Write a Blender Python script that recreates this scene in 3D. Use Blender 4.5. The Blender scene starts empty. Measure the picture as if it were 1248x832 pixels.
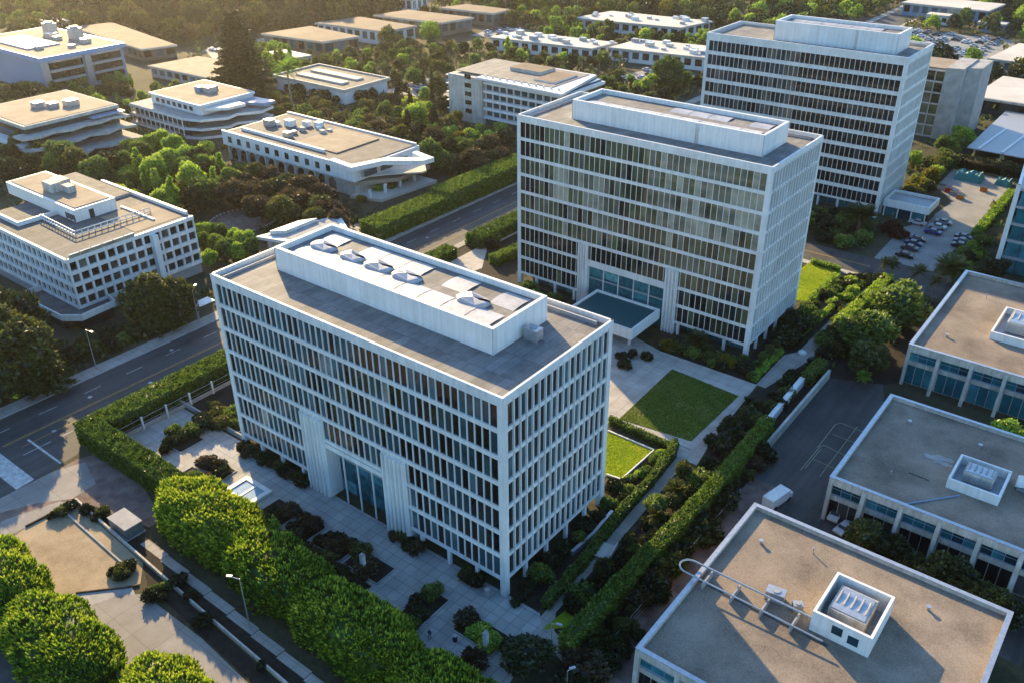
import bpy, math, random
import numpy as np
from mathutils import Matrix, Vector
random.seed(11)
rng = np.random.default_rng(11)
scene = bpy.context.scene
COL = scene.collection
EYE = Vector((57.14, -70.9, 93.9))          # where the photograph was taken from

# ------------------------------------------------------------------ materials
def newmat(name):
    m = bpy.data.materials.new(name); m.use_nodes = True
    nt = m.node_tree
    for n in list(nt.nodes): nt.nodes.remove(n)
    out = nt.nodes.new('ShaderNodeOutputMaterial')
    return m, nt, out
def N(nt, typ, **kw):
    n = nt.nodes.new(typ)
    for k, v in kw.items():
        if k in n.inputs: n.inputs[k].default_value = v
        else: setattr(n, k, v)
    return n
def L(nt, a, b): nt.links.new(a, b)
def ramp(nt, stops, interp='LINEAR'):
    r = nt.nodes.new('ShaderNodeValToRGB'); r.color_ramp.interpolation = interp
    e = r.color_ramp.elements
    while len(e) < len(stops): e.new(0.5)
    for i, (p, c) in enumerate(stops):
        e[i].position = p; e[i].color = (c[0], c[1], c[2], 1)
    return r
def surf(name, c1, c2, scale=0.6, rough=0.85, detail=6, fine=8.0, fineamt=0.25, joints=None, jcol=(0.08, 0.08, 0.08), jw=0.02, metal=0.0, bump=0.0, spec=0.3, tilevar=0.0, streak=0.0):
    """two-tone weathered surface in world space, optionally with slab joints (bx, by)"""
    m, nt, out = newmat(name)
    geo = N(nt, 'ShaderNodeNewGeometry')
    no = N(nt, 'ShaderNodeTexNoise', Scale=scale, Detail=detail, Roughness=0.6); L(nt, geo.outputs['Position'], no.inputs['Vector'])
    n2 = N(nt, 'ShaderNodeTexNoise', Scale=fine, Detail=4.0, Roughness=0.7); L(nt, geo.outputs['Position'], n2.inputs['Vector'])
    mx = N(nt, 'ShaderNodeMath', operation='MULTIPLY_ADD'); L(nt, n2.outputs['Fac'], mx.inputs[0]); mx.inputs[1].default_value = fineamt
    sub = N(nt, 'ShaderNodeMath', operation='SUBTRACT'); L(nt, no.outputs['Fac'], sub.inputs[0]); sub.inputs[1].default_value = fineamt * 0.5
    L(nt, sub.outputs[0], mx.inputs[2])
    r = ramp(nt, [(0.3, c1), (0.7, c2)]); L(nt, mx.outputs[0], r.inputs['Fac'])
    col = r.outputs['Color']
    if joints:
        br = N(nt, 'ShaderNodeTexBrick', Scale=1.0); br.offset = 0.0 if len(joints) < 3 else joints[2]
        br.inputs['Brick Width'].default_value = joints[0]; br.inputs['Row Height'].default_value = joints[1]
        br.inputs['Mortar Size'].default_value = jw; br.inputs['Mortar Smooth'].default_value = 0.1; br.inputs['Bias'].default_value = 0.0
        v = 1.0 - tilevar
        br.inputs['Color1'].default_value = (1, 1, 1, 1); br.inputs['Color2'].default_value = (v, v, v, 1); br.inputs['Mortar'].default_value = (*[min(1, j / max(0.01, (c1[i] + c2[i]) / 2)) for i, j in enumerate(jcol)], 1)
        L(nt, geo.outputs['Position'], br.inputs['Vector'])
        mul = N(nt, 'ShaderNodeMix', data_type='RGBA', blend_type='MULTIPLY'); mul.inputs['Factor'].default_value = 1.0
        L(nt, col, mul.inputs['A']); L(nt, br.outputs['Color'], mul.inputs['B']); col = mul.outputs['Result']
    if streak:
        mp = N(nt, 'ShaderNodeMapping'); mp.inputs['Scale'].default_value = (1.7, 1.7, .07); L(nt, geo.outputs['Position'], mp.inputs['Vector'])
        ns = N(nt, 'ShaderNodeTexNoise', Scale=1.0, Detail=5.0, Roughness=.7); L(nt, mp.outputs[0], ns.inputs['Vector'])
        v = 1 - streak; rs = ramp(nt, [(.36, (v * .97, v * .96, v * .93)), (.62, (1, 1, 1))]); L(nt, ns.outputs['Fac'], rs.inputs['Fac'])
        ms = N(nt, 'ShaderNodeMix', data_type='RGBA', blend_type='MULTIPLY'); ms.inputs['Factor'].default_value = 1.0
        L(nt, col, ms.inputs['A']); L(nt, rs.outputs[0], ms.inputs['B']); col = ms.outputs['Result']
    b = N(nt, 'ShaderNodeBsdfPrincipled', Roughness=rough, Metallic=metal); b.inputs['Specular IOR Level'].default_value = spec
    L(nt, col, b.inputs['Base Color']); L(nt, b.outputs[0], out.inputs[0])
    if bump:
        bp = N(nt, 'ShaderNodeBump', Strength=bump, Distance=0.1); L(nt, n2.outputs['Fac'], bp.inputs['Height']); L(nt, bp.outputs[0], b.inputs['Normal'])
    return m
def leafmat(name, dark, mid, light, trans=0.4):
    m, nt, out = newmat(name)
    at = N(nt, 'ShaderNodeAttribute', attribute_name='tint')
    oi = N(nt, 'ShaderNodeObjectInfo')
    ad = N(nt, 'ShaderNodeMath', operation='MULTIPLY_ADD'); L(nt, oi.outputs['Random'], ad.inputs[0]); ad.inputs[1].default_value = 0.3
    s = N(nt, 'ShaderNodeMath', operation='SUBTRACT'); L(nt, at.outputs['Fac'], s.inputs[0]); s.inputs[1].default_value = 0.15; L(nt, s.outputs[0], ad.inputs[2])
    r = ramp(nt, [(0.05, dark), (0.5, mid), (0.95, light)]); L(nt, ad.outputs[0], r.inputs['Fac'])
    d = N(nt, 'ShaderNodeBsdfDiffuse'); t = N(nt, 'ShaderNodeBsdfTranslucent')
    g = N(nt, 'ShaderNodeBsdfGlossy', Roughness=0.45)
    L(nt, r.outputs[0], d.inputs['Color']); L(nt, r.outputs[0], t.inputs['Color'])
    mx = N(nt, 'ShaderNodeMixShader', Fac=trans); L(nt, d.outputs[0], mx.inputs[1]); L(nt, t.outputs[0], mx.inputs[2])
    m2 = N(nt, 'ShaderNodeMixShader', Fac=0.03); L(nt, mx.outputs[0], m2.inputs[1]); L(nt, g.outputs[0], m2.inputs[2])
    L(nt, m2.outputs[0], out.inputs[0])
    return m
def glassmat(name, stops, rough=0.05, spec=0.6, scale=0.35):
    m, nt, out = newmat(name)
    at = N(nt, 'ShaderNodeAttribute', attribute_name='tint')
    geo = N(nt, 'ShaderNodeNewGeometry')
    no = N(nt, 'ShaderNodeTexNoise', Scale=scale, Detail=3.0); L(nt, geo.outputs['Position'], no.inputs['Vector'])
    r = ramp(nt, stops, 'CONSTANT'); L(nt, at.outputs['Fac'], r.inputs['Fac'])
    mul = N(nt, 'ShaderNodeMix', data_type='RGBA', blend_type='MULTIPLY'); mul.inputs['Factor'].default_value = 1.0
    rr = ramp(nt, [(0.3, (0.55, 0.55, 0.55)), (0.7, (1.3, 1.3, 1.3))]); L(nt, no.outputs['Fac'], rr.inputs['Fac'])
    L(nt, r.outputs[0], mul.inputs['A']); L(nt, rr.outputs[0], mul.inputs['B'])
    b = N(nt, 'ShaderNodeBsdfPrincipled', Roughness=rough); b.inputs['Specular IOR Level'].default_value = spec
    L(nt, mul.outputs['Result'], b.inputs['Base Color']); L(nt, b.outputs[0], out.inputs[0])
    return m
def plain(name, c, rough=0.5, metal=0.0, spec=0.4, objcol=False):
    m, nt, out = newmat(name)
    b = N(nt, 'ShaderNodeBsdfPrincipled', Roughness=rough, Metallic=metal); b.inputs['Specular IOR Level'].default_value = spec
    geo = N(nt, 'ShaderNodeNewGeometry'); no = N(nt, 'ShaderNodeTexNoise', Scale=2.0, Detail=5.0); L(nt, geo.outputs['Position'], no.inputs['Vector'])
    rr = ramp(nt, [(0.25, (0.78, 0.78, 0.78)), (0.75, (1.08, 1.08, 1.08))]); L(nt, no.outputs['Fac'], rr.inputs['Fac'])
    mul = N(nt, 'ShaderNodeMix', data_type='RGBA', blend_type='MULTIPLY'); mul.inputs['Factor'].default_value = 1.0
    L(nt, rr.outputs[0], mul.inputs['B'])
    if objcol:
        oi = N(nt, 'ShaderNodeObjectInfo'); L(nt, oi.outputs['Color'], mul.inputs['A'])
    else: mul.inputs['A'].default_value = (*c, 1)
    L(nt, mul.outputs['Result'], b.inputs['Base Color']); L(nt, b.outputs[0], out.inputs[0])
    return m

M = {}
M['white'] = surf('white_precast', (0.54, 0.545, 0.54), (0.68, 0.68, 0.67), 0.25, 0.55, fine=1.5, fineamt=0.3, streak=.13)
M['panel'] = surf('pale_louvre_panel', (0.54, 0.55, 0.55), (0.66, 0.67, 0.67), 0.3, 0.5, fine=2.0)
M['paint'] = surf('white_paint', (0.60, 0.60, 0.59), (0.70, 0.70, 0.69), 0.2, 0.5, fine=0.9, fineamt=0.35, streak=.14)
M['cream'] = surf('weathered_cream', (0.36, 0.34, 0.30), (0.52, 0.49, 0.44), 0.5, 0.8, fine=3.0, fineamt=0.4, streak=.3)
M['concrete'] = surf('grey_concrete', (0.22, 0.21, 0.20), (0.36, 0.35, 0.33), 0.4, 0.9, fine=5.0)
M['paving'] = surf('plaza_paving', (0.25, 0.245, 0.235), (0.38, 0.37, 0.35), 0.22, 0.8, fine=2.5, joints=(1.7, 1.7), jcol=(0.11, 0.11, 0.11), jw=0.035, tilevar=0.16)
M['pave_tan'] = surf('tan_paving', (0.30, 0.27, 0.24), (0.44, 0.41, 0.37), 0.3, 0.85, fine=3.0, joints=(2.4, 2.4), jcol=(0.16, 0.15, 0.14), jw=0.03, tilevar=0.14)
M['walk'] = surf('sidewalk_concrete', (0.24, 0.21, 0.18), (0.37, 0.33, 0.29), 0.3, 0.9, fine=3.0, joints=(1.6, 1.6), jcol=(0.15, 0.13, 0.12), jw=0.03)
M['dark_roof'] = surf('dark_roof_membrane', (0.07, 0.068, 0.068), (0.15, 0.14, 0.135), 0.3, 0.85, fine=2.0, fineamt=0.5, joints=(2.0, 7.0, .5), jcol=(.04, .04, .04), jw=.05, tilevar=.25)
M['line_p'] = surf('court_paint', (0.25, 0.245, 0.13), (0.42, 0.41, 0.24), 1.5, 0.8)
M['drive'] = surf('driveway_concrete', (0.17, 0.155, 0.14), (0.27, 0.25, 0.23), 0.2, 0.85, fine=3.0, joints=(4.5, 4.5), jcol=(0.10, 0.095, 0.09), jw=0.03, tilevar=0.12)  # tone lowered to stand in for shade missing on the near left corner
M['flag'] = surf('mauve_flagstone', (0.13, 0.075, 0.062), (0.25, 0.175, 0.15), 0.5, 0.9, fine=3.0, joints=(3.0, 2.2, 0.5), jcol=(0.12, 0.1, 0.1), jw=0.05, tilevar=0.35)
def asphalt(name, c1, c2, crack):
    m, nt, out = newmat(name); geo = N(nt, 'ShaderNodeNewGeometry')
    mp = N(nt, 'ShaderNodeMapping'); mp.inputs['Scale'].default_value = (.55, .03, 1); L(nt, geo.outputs['Position'], mp.inputs['Vector'])
    n1 = N(nt, 'ShaderNodeTexNoise', Scale=1.0, Detail=5.0); L(nt, mp.outputs[0], n1.inputs['Vector'])
    n2 = N(nt, 'ShaderNodeTexNoise', Scale=.09, Detail=6.0, Roughness=.65); L(nt, geo.outputs['Position'], n2.inputs['Vector'])
    n3 = N(nt, 'ShaderNodeTexNoise', Scale=5.0, Detail=3.0); L(nt, geo.outputs['Position'], n3.inputs['Vector'])
    a = N(nt, 'ShaderNodeMath', operation='ADD'); L(nt, n1.outputs['Fac'], a.inputs[0]); L(nt, n2.outputs['Fac'], a.inputs[1])
    b = N(nt, 'ShaderNodeMath', operation='MULTIPLY_ADD'); L(nt, n3.outputs['Fac'], b.inputs[0]); b.inputs[1].default_value = .35; L(nt, a.outputs[0], b.inputs[2])
    r = ramp(nt, [(.82, c1), (1.5, c2)]); 
    sc = N(nt, 'ShaderNodeMath', operation='MULTIPLY'); L(nt, b.outputs[0], sc.inputs[0]); sc.inputs[1].default_value = .5
    r.color_ramp.elements[0].position = .42; r.color_ramp.elements[1].position = .74; L(nt, sc.outputs[0], r.inputs['Fac'])
    nv = N(nt, 'ShaderNodeTexNoise', Scale=.6, Detail=3.0); L(nt, geo.outputs['Position'], nv.inputs['Vector'])
    va = N(nt, 'ShaderNodeMix', data_type='VECTOR'); va.inputs['Factor'].default_value = .12; L(nt, geo.outputs['Position'], va.inputs['A']); 
    sv = N(nt, 'ShaderNodeVectorMath', operation='MULTIPLY_ADD'); L(nt, nv.outputs['Color'], sv.inputs[0]); sv.inputs[1].default_value = (3, 3, 0); L(nt, geo.outputs['Position'], sv.inputs[2])
    vo = N(nt, 'ShaderNodeTexVoronoi', feature='DISTANCE_TO_EDGE', Scale=.16); L(nt, sv.outputs[0], vo.inputs['Vector'])
    cr = ramp(nt, [(.0, (.45, .45, .45)), (.012, (1, 1, 1))]); L(nt, vo.outputs['Distance'], cr.inputs['Fac'])
    mul = N(nt, 'ShaderNodeMix', data_type='RGBA', blend_type='MULTIPLY'); mul.inputs['Factor'].default_value = crack
    L(nt, r.outputs[0], mul.inputs['A']); L(nt, cr.outputs[0], mul.inputs['B'])
    p = N(nt, 'ShaderNodeBsdfPrincipled', Roughness=.8); p.inputs['Specular IOR Level'].default_value = .3
    L(nt, mul.outputs['Result'], p.inputs['Base Color']); L(nt, p.outputs[0], out.inputs[0]); return m
def lawnmat(name, c1, c2, worn, stripe, ang):
    m, nt, out = newmat(name); geo = N(nt, 'ShaderNodeNewGeometry')
    n1 = N(nt, 'ShaderNodeTexNoise', Scale=.16, Detail=7.0, Roughness=.65); L(nt, geo.outputs['Position'], n1.inputs['Vector'])
    n2 = N(nt, 'ShaderNodeTexNoise', Scale=7.0, Detail=4.0, Roughness=.7); L(nt, geo.outputs['Position'], n2.inputs['Vector'])
    mp = N(nt, 'ShaderNodeMapping'); mp.inputs['Rotation'].default_value = (0, 0, ang); L(nt, geo.outputs['Position'], mp.inputs['Vector'])
    wv = N(nt, 'ShaderNodeTexWave', Scale=.22, Distortion=.6, Detail=2.0); L(nt, mp.outputs[0], wv.inputs['Vector'])
    a = N(nt, 'ShaderNodeMath', operation='MULTIPLY_ADD'); L(nt, wv.outputs['Fac'], a.inputs[0]); a.inputs[1].default_value = stripe
    b = N(nt, 'ShaderNodeMath', operation='MULTIPLY_ADD'); L(nt, n2.outputs['Fac'], b.inputs[0]); b.inputs[1].default_value = .55; b.inputs[2].default_value = .1; L(nt, b.outputs[0], a.inputs[2])
    r = ramp(nt, [(.2, c1), (.7, c2)]); L(nt, a.outputs[0], r.inputs['Fac'])
    w = ramp(nt, [(.50, (0, 0, 0)), (.72, (1, 1, 1))]); L(nt, n1.outputs['Fac'], w.inputs['Fac'])
    mx = N(nt, 'ShaderNodeMix', data_type='RGBA'); L(nt, w.outputs[0], mx.inputs['Factor']); L(nt, r.outputs[0], mx.inputs['A']); mx.inputs['B'].default_value = (*worn, 1)
    p = N(nt, 'ShaderNodeBsdfPrincipled', Roughness=.95); p.inputs['Specular IOR Level'].default_value = .1
    bp = N(nt, 'ShaderNodeBump', Strength=.6, Distance=.08); L(nt, n2.outputs['Fac'], bp.inputs['Height']); L(nt, bp.outputs[0], p.inputs['Normal'])
    L(nt, mx.outputs['Result'], p.inputs['Base Color']); L(nt, p.outputs[0], out.inputs[0]); return m
M['asphalt'] = asphalt('street_asphalt', (.020, .020, .022), (.070, .068, .066), .55)
M['asphalt2'] = asphalt('court_asphalt', (.024, .023, .023), (.085, .080, .074), .6)
M['grass'] = lawnmat('mown_grass', (.10, .17, .008), (.25, .31, .018), (.24, .24, .03), .10, .35)
M['drygrass'] = lawnmat('patchy_grass', (.045, .085, .010), (.12, .16, .022), (.17, .16, .05), .07, .3)
M['lot'] = surf('parking_lot', (0.17, 0.165, 0.16), (0.27, 0.26, 0.25), 0.15, 0.85, fine=4.0)
M['roofA'] = surf('roof_membrane', (0.125, 0.120, 0.118), (0.235, 0.222, 0.208), 0.35, 0.8, fine=2.5, fineamt=0.4, joints=(1.5, 5.2, 0.4), jcol=(0.10, 0.09, 0.09), jw=0.05, tilevar=0.3)
M['gravel'] = surf('gravel_roof', (0.105, 0.084, 0.066), (0.275, 0.220, 0.170), 0.13, 0.95, fine=4.5, fineamt=0.75, bump=0.3)
M['tan_roof'] = surf('tan_flat_roof', (0.19, 0.145, 0.10), (0.30, 0.235, 0.17), 0.2, 0.9, fine=2.0)
M['brown_roof'] = surf('brown_shed_roof', (0.11, 0.078, 0.056), (0.19, 0.14, 0.10), 0.1, 0.9, fine=1.5, joints=(0.6, 60.0), jcol=(0.2, 0.15, 0.11), jw=0.05)
M['pale_roof'] = surf('pale_membrane', (0.40, 0.36, 0.31), (0.54, 0.49, 0.43), 0.1, 0.8, fine=1.0)
M['bed'] = surf('gravel_bed', (0.21, 0.155, 0.095), (0.35, 0.27, 0.175), 0.25, 0.95, fine=6.0, fineamt=0.9)
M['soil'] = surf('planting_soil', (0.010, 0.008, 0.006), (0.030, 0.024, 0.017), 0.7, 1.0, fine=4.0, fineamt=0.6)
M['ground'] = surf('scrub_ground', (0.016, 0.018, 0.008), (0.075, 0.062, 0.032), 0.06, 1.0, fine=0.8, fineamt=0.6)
M['line_w'] = surf('road_paint_white', (0.24, 0.24, 0.235), (0.50, 0.50, 0.48), 1.1, 0.8)
M['line_y'] = surf('road_paint_yellow', (0.20, 0.115, 0.03), (0.42, 0.25, 0.06), 1.1, 0.8)
M['metal'] = plain('galvanised_metal', (0.42, 0.43, 0.45), 0.4, 0.7)
M['steel'] = plain('grey_steel', (0.30, 0.31, 0.33), 0.5, 0.2)
M['dark'] = plain('dark_recess', (0.018, 0.019, 0.021), 0.7)
M['black'] = plain('black_rubber', (0.015, 0.015, 0.016), 0.7)
M['teal_tarp'] = plain('teal_canvas', (0.01, 0.17, 0.20), 0.6)
M['green_box'] = plain('grey_green_steel', (0.11, 0.14, 0.14), 0.5)
M['blue'] = plain('blue_grey_paint', (0.16, 0.24, 0.34), 0.5)
M['fascia'] = plain('blue_metal_fascia', (0.17, 0.29, 0.46), 0.4)
M['pool'] = plain('dark_teal_glass_roof', (0.012, 0.075, 0.09), 0.2, spec=0.2)
M['fountain'] = plain('pale_blue_tile', (0.22, 0.34, 0.46), 0.15, spec=0.6)
M['lime'] = plain('lime_plastic', (0.45, 0.55, 0.03), 0.5)
M['red'] = plain('red_plastic', (0.45, 0.03, 0.03), 0.5)
M['orange'] = plain('orange_plastic', (0.5, 0.13, 0.02), 0.5)
M['car'] = plain('car_paint', (0.1, 0.1, 0.1), 0.3, 0.0, 0.35, objcol=True)
M['skin'] = plain('skin', (0.35, 0.2, 0.13), 0.6)
M['cloth'] = plain('dark_cloth', (0.04, 0.06, 0.09), 0.9)
M['teal_cloth'] = plain('teal_cloth', (0.03, 0.12, 0.15), 0.9)
M['bark'] = surf('bark', (0.045, 0.03, 0.02), (0.12, 0.085, 0.06), 2.0, 1.0, fine=10.0)
M['bark_pale'] = surf('palm_bark', (0.16, 0.11, 0.07), (0.28, 0.21, 0.14), 2.0, 1.0, fine=10.0)
M['tarp'] = surf('pale_roof_sheet', (0.25, 0.245, 0.26), (0.42, 0.41, 0.42), 0.35, 0.45, fine=1.5, fineamt=0.5)
M['glassA'] = glassmat('office_glass_reflect_tints', [(0, (0.008, 0.008, 0.009)), (0.30, (0.018, 0.020, 0.020)), (0.42, (0.026, 0.056, 0.068)), (0.62, (0.06, 0.105, 0.122)), (0.85, (0.13, 0.16, 0.17)), (0.95, (0.24, 0.24, 0.21))], spec=.35)  # teal and bluish steps paint reflections into the glass; palest ones are blinds
M['glassB'] = glassmat('office_glass_blinds_reflect', [(0, (0.012, 0.013, 0.013)), (0.30, (0.036, 0.038, 0.020)), (0.5, (0.080, 0.088, 0.045)), (0.7, (0.115, 0.115, 0.085)), (0.9, (0.26, 0.25, 0.19))], spec=.4)  # olive steps paint reflected landscape into the colour; paler steps serve as blinds
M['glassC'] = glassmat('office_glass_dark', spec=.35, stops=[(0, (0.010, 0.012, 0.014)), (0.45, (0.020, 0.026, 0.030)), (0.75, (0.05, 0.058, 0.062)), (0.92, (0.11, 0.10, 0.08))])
M['teal'] = glassmat('teal_glass', [(0, (0.010, 0.10, 0.125)), (0.5, (0.012, 0.04, 0.055)), (0.7, (0.03, 0.16, 0.19))], spec=.12)
M['lobby'] = glassmat('lobby_glass', [(0, (0.02, 0.10, 0.125)), (0.45, (0.04, 0.17, 0.20)), (0.8, (0.10, 0.27, 0.30))], scale=1.0, spec=.12)
M['lf_green'] = leafmat('leaf_green', (0.026, 0.055, 0.010), (0.094, 0.146, 0.026), (0.211, 0.277, 0.044))
M['lf_bright'] = leafmat('leaf_bright', (0.066, 0.142, 0.016), (0.220, 0.350, 0.036), (0.516, 0.567, 0.072))
M['lf_hedge'] = leafmat('leaf_hedge', (0.024, 0.055, 0.008), (0.094, 0.157, 0.020), (0.222, 0.282, 0.038), 0.35)
M['lf_sprout'] = leafmat('leaf_sprout', (0.030, 0.076, 0.008), (0.128, 0.231, 0.017), (0.376, 0.427, 0.038), 0.4)
M['lf_dark'] = leafmat('leaf_dark', (0.006, 0.013, 0.004), (0.019, 0.030, 0.009), (0.052, 0.067, 0.019), 0.25)
M['lf_olive'] = leafmat('leaf_olive', (0.022, 0.030, 0.009), (0.070, 0.084, 0.020), (0.155, 0.155, 0.032))
M['lf_brown'] = leafmat('leaf_brown', (0.025, 0.019, 0.010), (0.068, 0.051, 0.025), (0.125, 0.096, 0.040))
M['lf_yellow'] = leafmat('leaf_yellow', (0.049, 0.049, 0.003), (0.147, 0.133, 0.010), (0.252, 0.210, 0.017))
M['lf_grass'] = leafmat('leaf_grass', (0.13, 0.21, 0.010), (0.25, 0.33, 0.016), (0.42, 0.44, 0.035), 0.8)
M['lf_lawn'] = leafmat('leaf_lawn', (0.035, 0.060, 0.010), (0.085, 0.115, 0.018), (0.17, 0.165, 0.05), 0.7)
M['lf_red'] = leafmat('leaf_red', (0.021, 0.006, 0.004), (0.063, 0.015, 0.010), (0.119, 0.035, 0.017))

# ------------------------------------------------------------------ object helpers
def tag(o, label=None, cat=None, group=None, kind=None):
    if label: o['label'] = label
    if cat: o['category'] = cat
    if group: o['group'] = group
    if kind: o['kind'] = kind
    return o
def thing(name, label, cat, loc=(0, 0, 0), group=None, rotz=0.0):
    o = bpy.data.objects.new(name, None); COL.objects.link(o)
    o.location = (loc[0], loc[1], loc[2] if len(loc) > 2 else 0.0); o.rotation_euler = (0, 0, rotz); o.empty_display_size = 0.5
    return tag(o, label, cat, group)
class MB:
    def __init__(s): s.v, s.f, s.m, s.t = [], [], [], []
    def face(s, pts, m=0, t=0.5):
        n = len(s.v); s.v += [tuple(p) for p in pts]; s.f.append(tuple(range(n, n + len(pts)))); s.m.append(m); s.t.append(t); return s
    def box(s, x0, x1, y0, y1, z0, z1, m=0, t=0.5, top=None):
        if x0 > x1: x0, x1 = x1, x0
        if y0 > y1: y0, y1 = y1, y0
        n = len(s.v)
        s.v += [(x0, y0, z0), (x1, y0, z0), (x1, y1, z0), (x0, y1, z0), (x0, y0, z1), (x1, y0, z1), (x1, y1, z1), (x0, y1, z1)]
        for k, f in enumerate(((0, 3, 2, 1), (4, 5, 6, 7), (0, 1, 5, 4), (1, 2, 6, 5), (2, 3, 7, 6), (3, 0, 4, 7))):
            s.f.append(tuple(n + i for i in f)); s.m.append(top if (k == 1 and top is not None) else m); s.t.append(t)
        return s
    def prism(s, poly, z0, z1, m=0, top=None, t=0.5):
        a = sum(poly[i][0] * poly[(i + 1) % len(poly)][1] - poly[(i + 1) % len(poly)][0] * poly[i][1] for i in range(len(poly)))
        if a < 0: poly = poly[::-1]
        n = len(s.v); k = len(poly)
        s.v += [(p[0], p[1], z0) for p in poly] + [(p[0], p[1], z1) for p in poly]
        s.f.append(tuple(n + i for i in reversed(range(k)))); s.m.append(m); s.t.append(t)
        s.f.append(tuple(n + k + i for i in range(k))); s.m.append(m if top is None else top); s.t.append(t)
        for i in range(k):
            j = (i + 1) % k
            s.f.append((n + i, n + j, n + k + j, n + k + i)); s.m.append(m); s.t.append(t)
        return s
    def tube(s, p, q, r0, r1=None, n=8, m=0, t=0.5):
        r1 = r0 if r1 is None else r1
        p, q = Vector(p), Vector(q); d = (q - p).normalized()
        a = d.cross(Vector((0, 0, 1)))
        a = Vector((1, 0, 0)) if a.length < 1e-4 else a.normalized()
        b = d.cross(a); k = len(s.v)
        for c, r in ((p, r0), (q, r1)):
            for i in range(n):
                g = 2 * math.pi * i / n; s.v.append(tuple(c + (a * math.cos(g) + b * math.sin(g)) * r))
        for i in range(n):
            j = (i + 1) % n; s.f.append((k + j, k + i, k + n + i, k + n + j)); s.m.append(m); s.t.append(t)
        s.f.append(tuple(k + i for i in range(n))); s.m.append(m); s.t.append(t)
        s.f.append(tuple(k + n + i for i in reversed(range(n)))); s.m.append(m); s.t.append(t)
        return s
    def make(s, name, mats, parent=None, loc=None, smooth=False):
        base = Vector((0, 0, 0))
        if parent is not None:
            q = parent
            while q is not None: base += q.location; q = q.parent
        if loc is not None: base = base + Vector((loc[0], loc[1], loc[2] if len(loc) > 2 else 0)) if parent is not None else Vector((loc[0], loc[1], loc[2] if len(loc) > 2 else 0))
        me = bpy.data.meshes.new(name)
        me.from_pydata([(a - base.x, b - base.y, c - base.z) for a, b, c in s.v], [], s.f)
        for mm in (mats if isinstance(mats, (list, tuple)) else [mats]): me.materials.append(mm)
        me.polygons.foreach_set('material_index', s.m)
        at = me.attributes.new('tint', 'FLOAT', 'FACE'); at.data.foreach_set('value', s.t)
        if smooth: me.polygons.foreach_set('use_smooth', [True] * len(s.f))
        me.update()
        o = bpy.data.objects.new(name, me); COL.objects.link(o)
        if parent is not None: o.parent = parent
        if loc is not None: o.location = (loc[0], loc[1], loc[2] if len(loc) > 2 else 0)
        return o
def dup(root, loc, rotz=0.0, sc=1.0, label=None, group=None, kids=True, color=None):
    r = root.copy(); COL.objects.link(r); r.location = (loc[0], loc[1], loc[2] if len(loc) > 2 else 0.0); r.rotation_euler = (0, 0, rotz)
    r.scale = sc if isinstance(sc, tuple) else (sc, sc, sc)
    if label: r['label'] = label
    if group: r['group'] = group
    if color: r.color = color
    if kids:
        for ch in list(root.children):
            c = ch.copy(); COL.objects.link(c); c.parent = r
            if color: c.color = color
            for g in list(ch.children):
                d = g.copy(); COL.objects.link(d); d.parent = c
    return r
def sheet(name, poly, z, m, label=None):
    o = MB().face([(p[0], p[1], z) for p in poly]).make(name, m)
    n = o.data.polygons[0].normal
    if n.z < 0: o.data.flip_normals()
    return tag(o, label, None, None, 'structure')
def rect(x0, x1, y0, y1): return [(x0, y0), (x1, y0), (x1, y1), (x0, y1)]
def windows(root, quads, mat, budget=100, name='window', tints=None):
    """each window a part of its own (the largest 'budget' of them), the rest one part"""
    order = sorted(range(len(quads)), key=lambda i: (Vector(quads[i][0]) - EYE).length)
    rest = MB(); nrest = 0
    for k, i in enumerate(order):
        t = tints[i] if tints else random.random()
        if k < budget: MB().face(quads[i], 0, t).make(name, mat, root)
        else: rest.face(quads[i], 0, t); nrest += 1
    if nrest: tag(rest.make(name, mat, root), kind='stuff')
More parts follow.
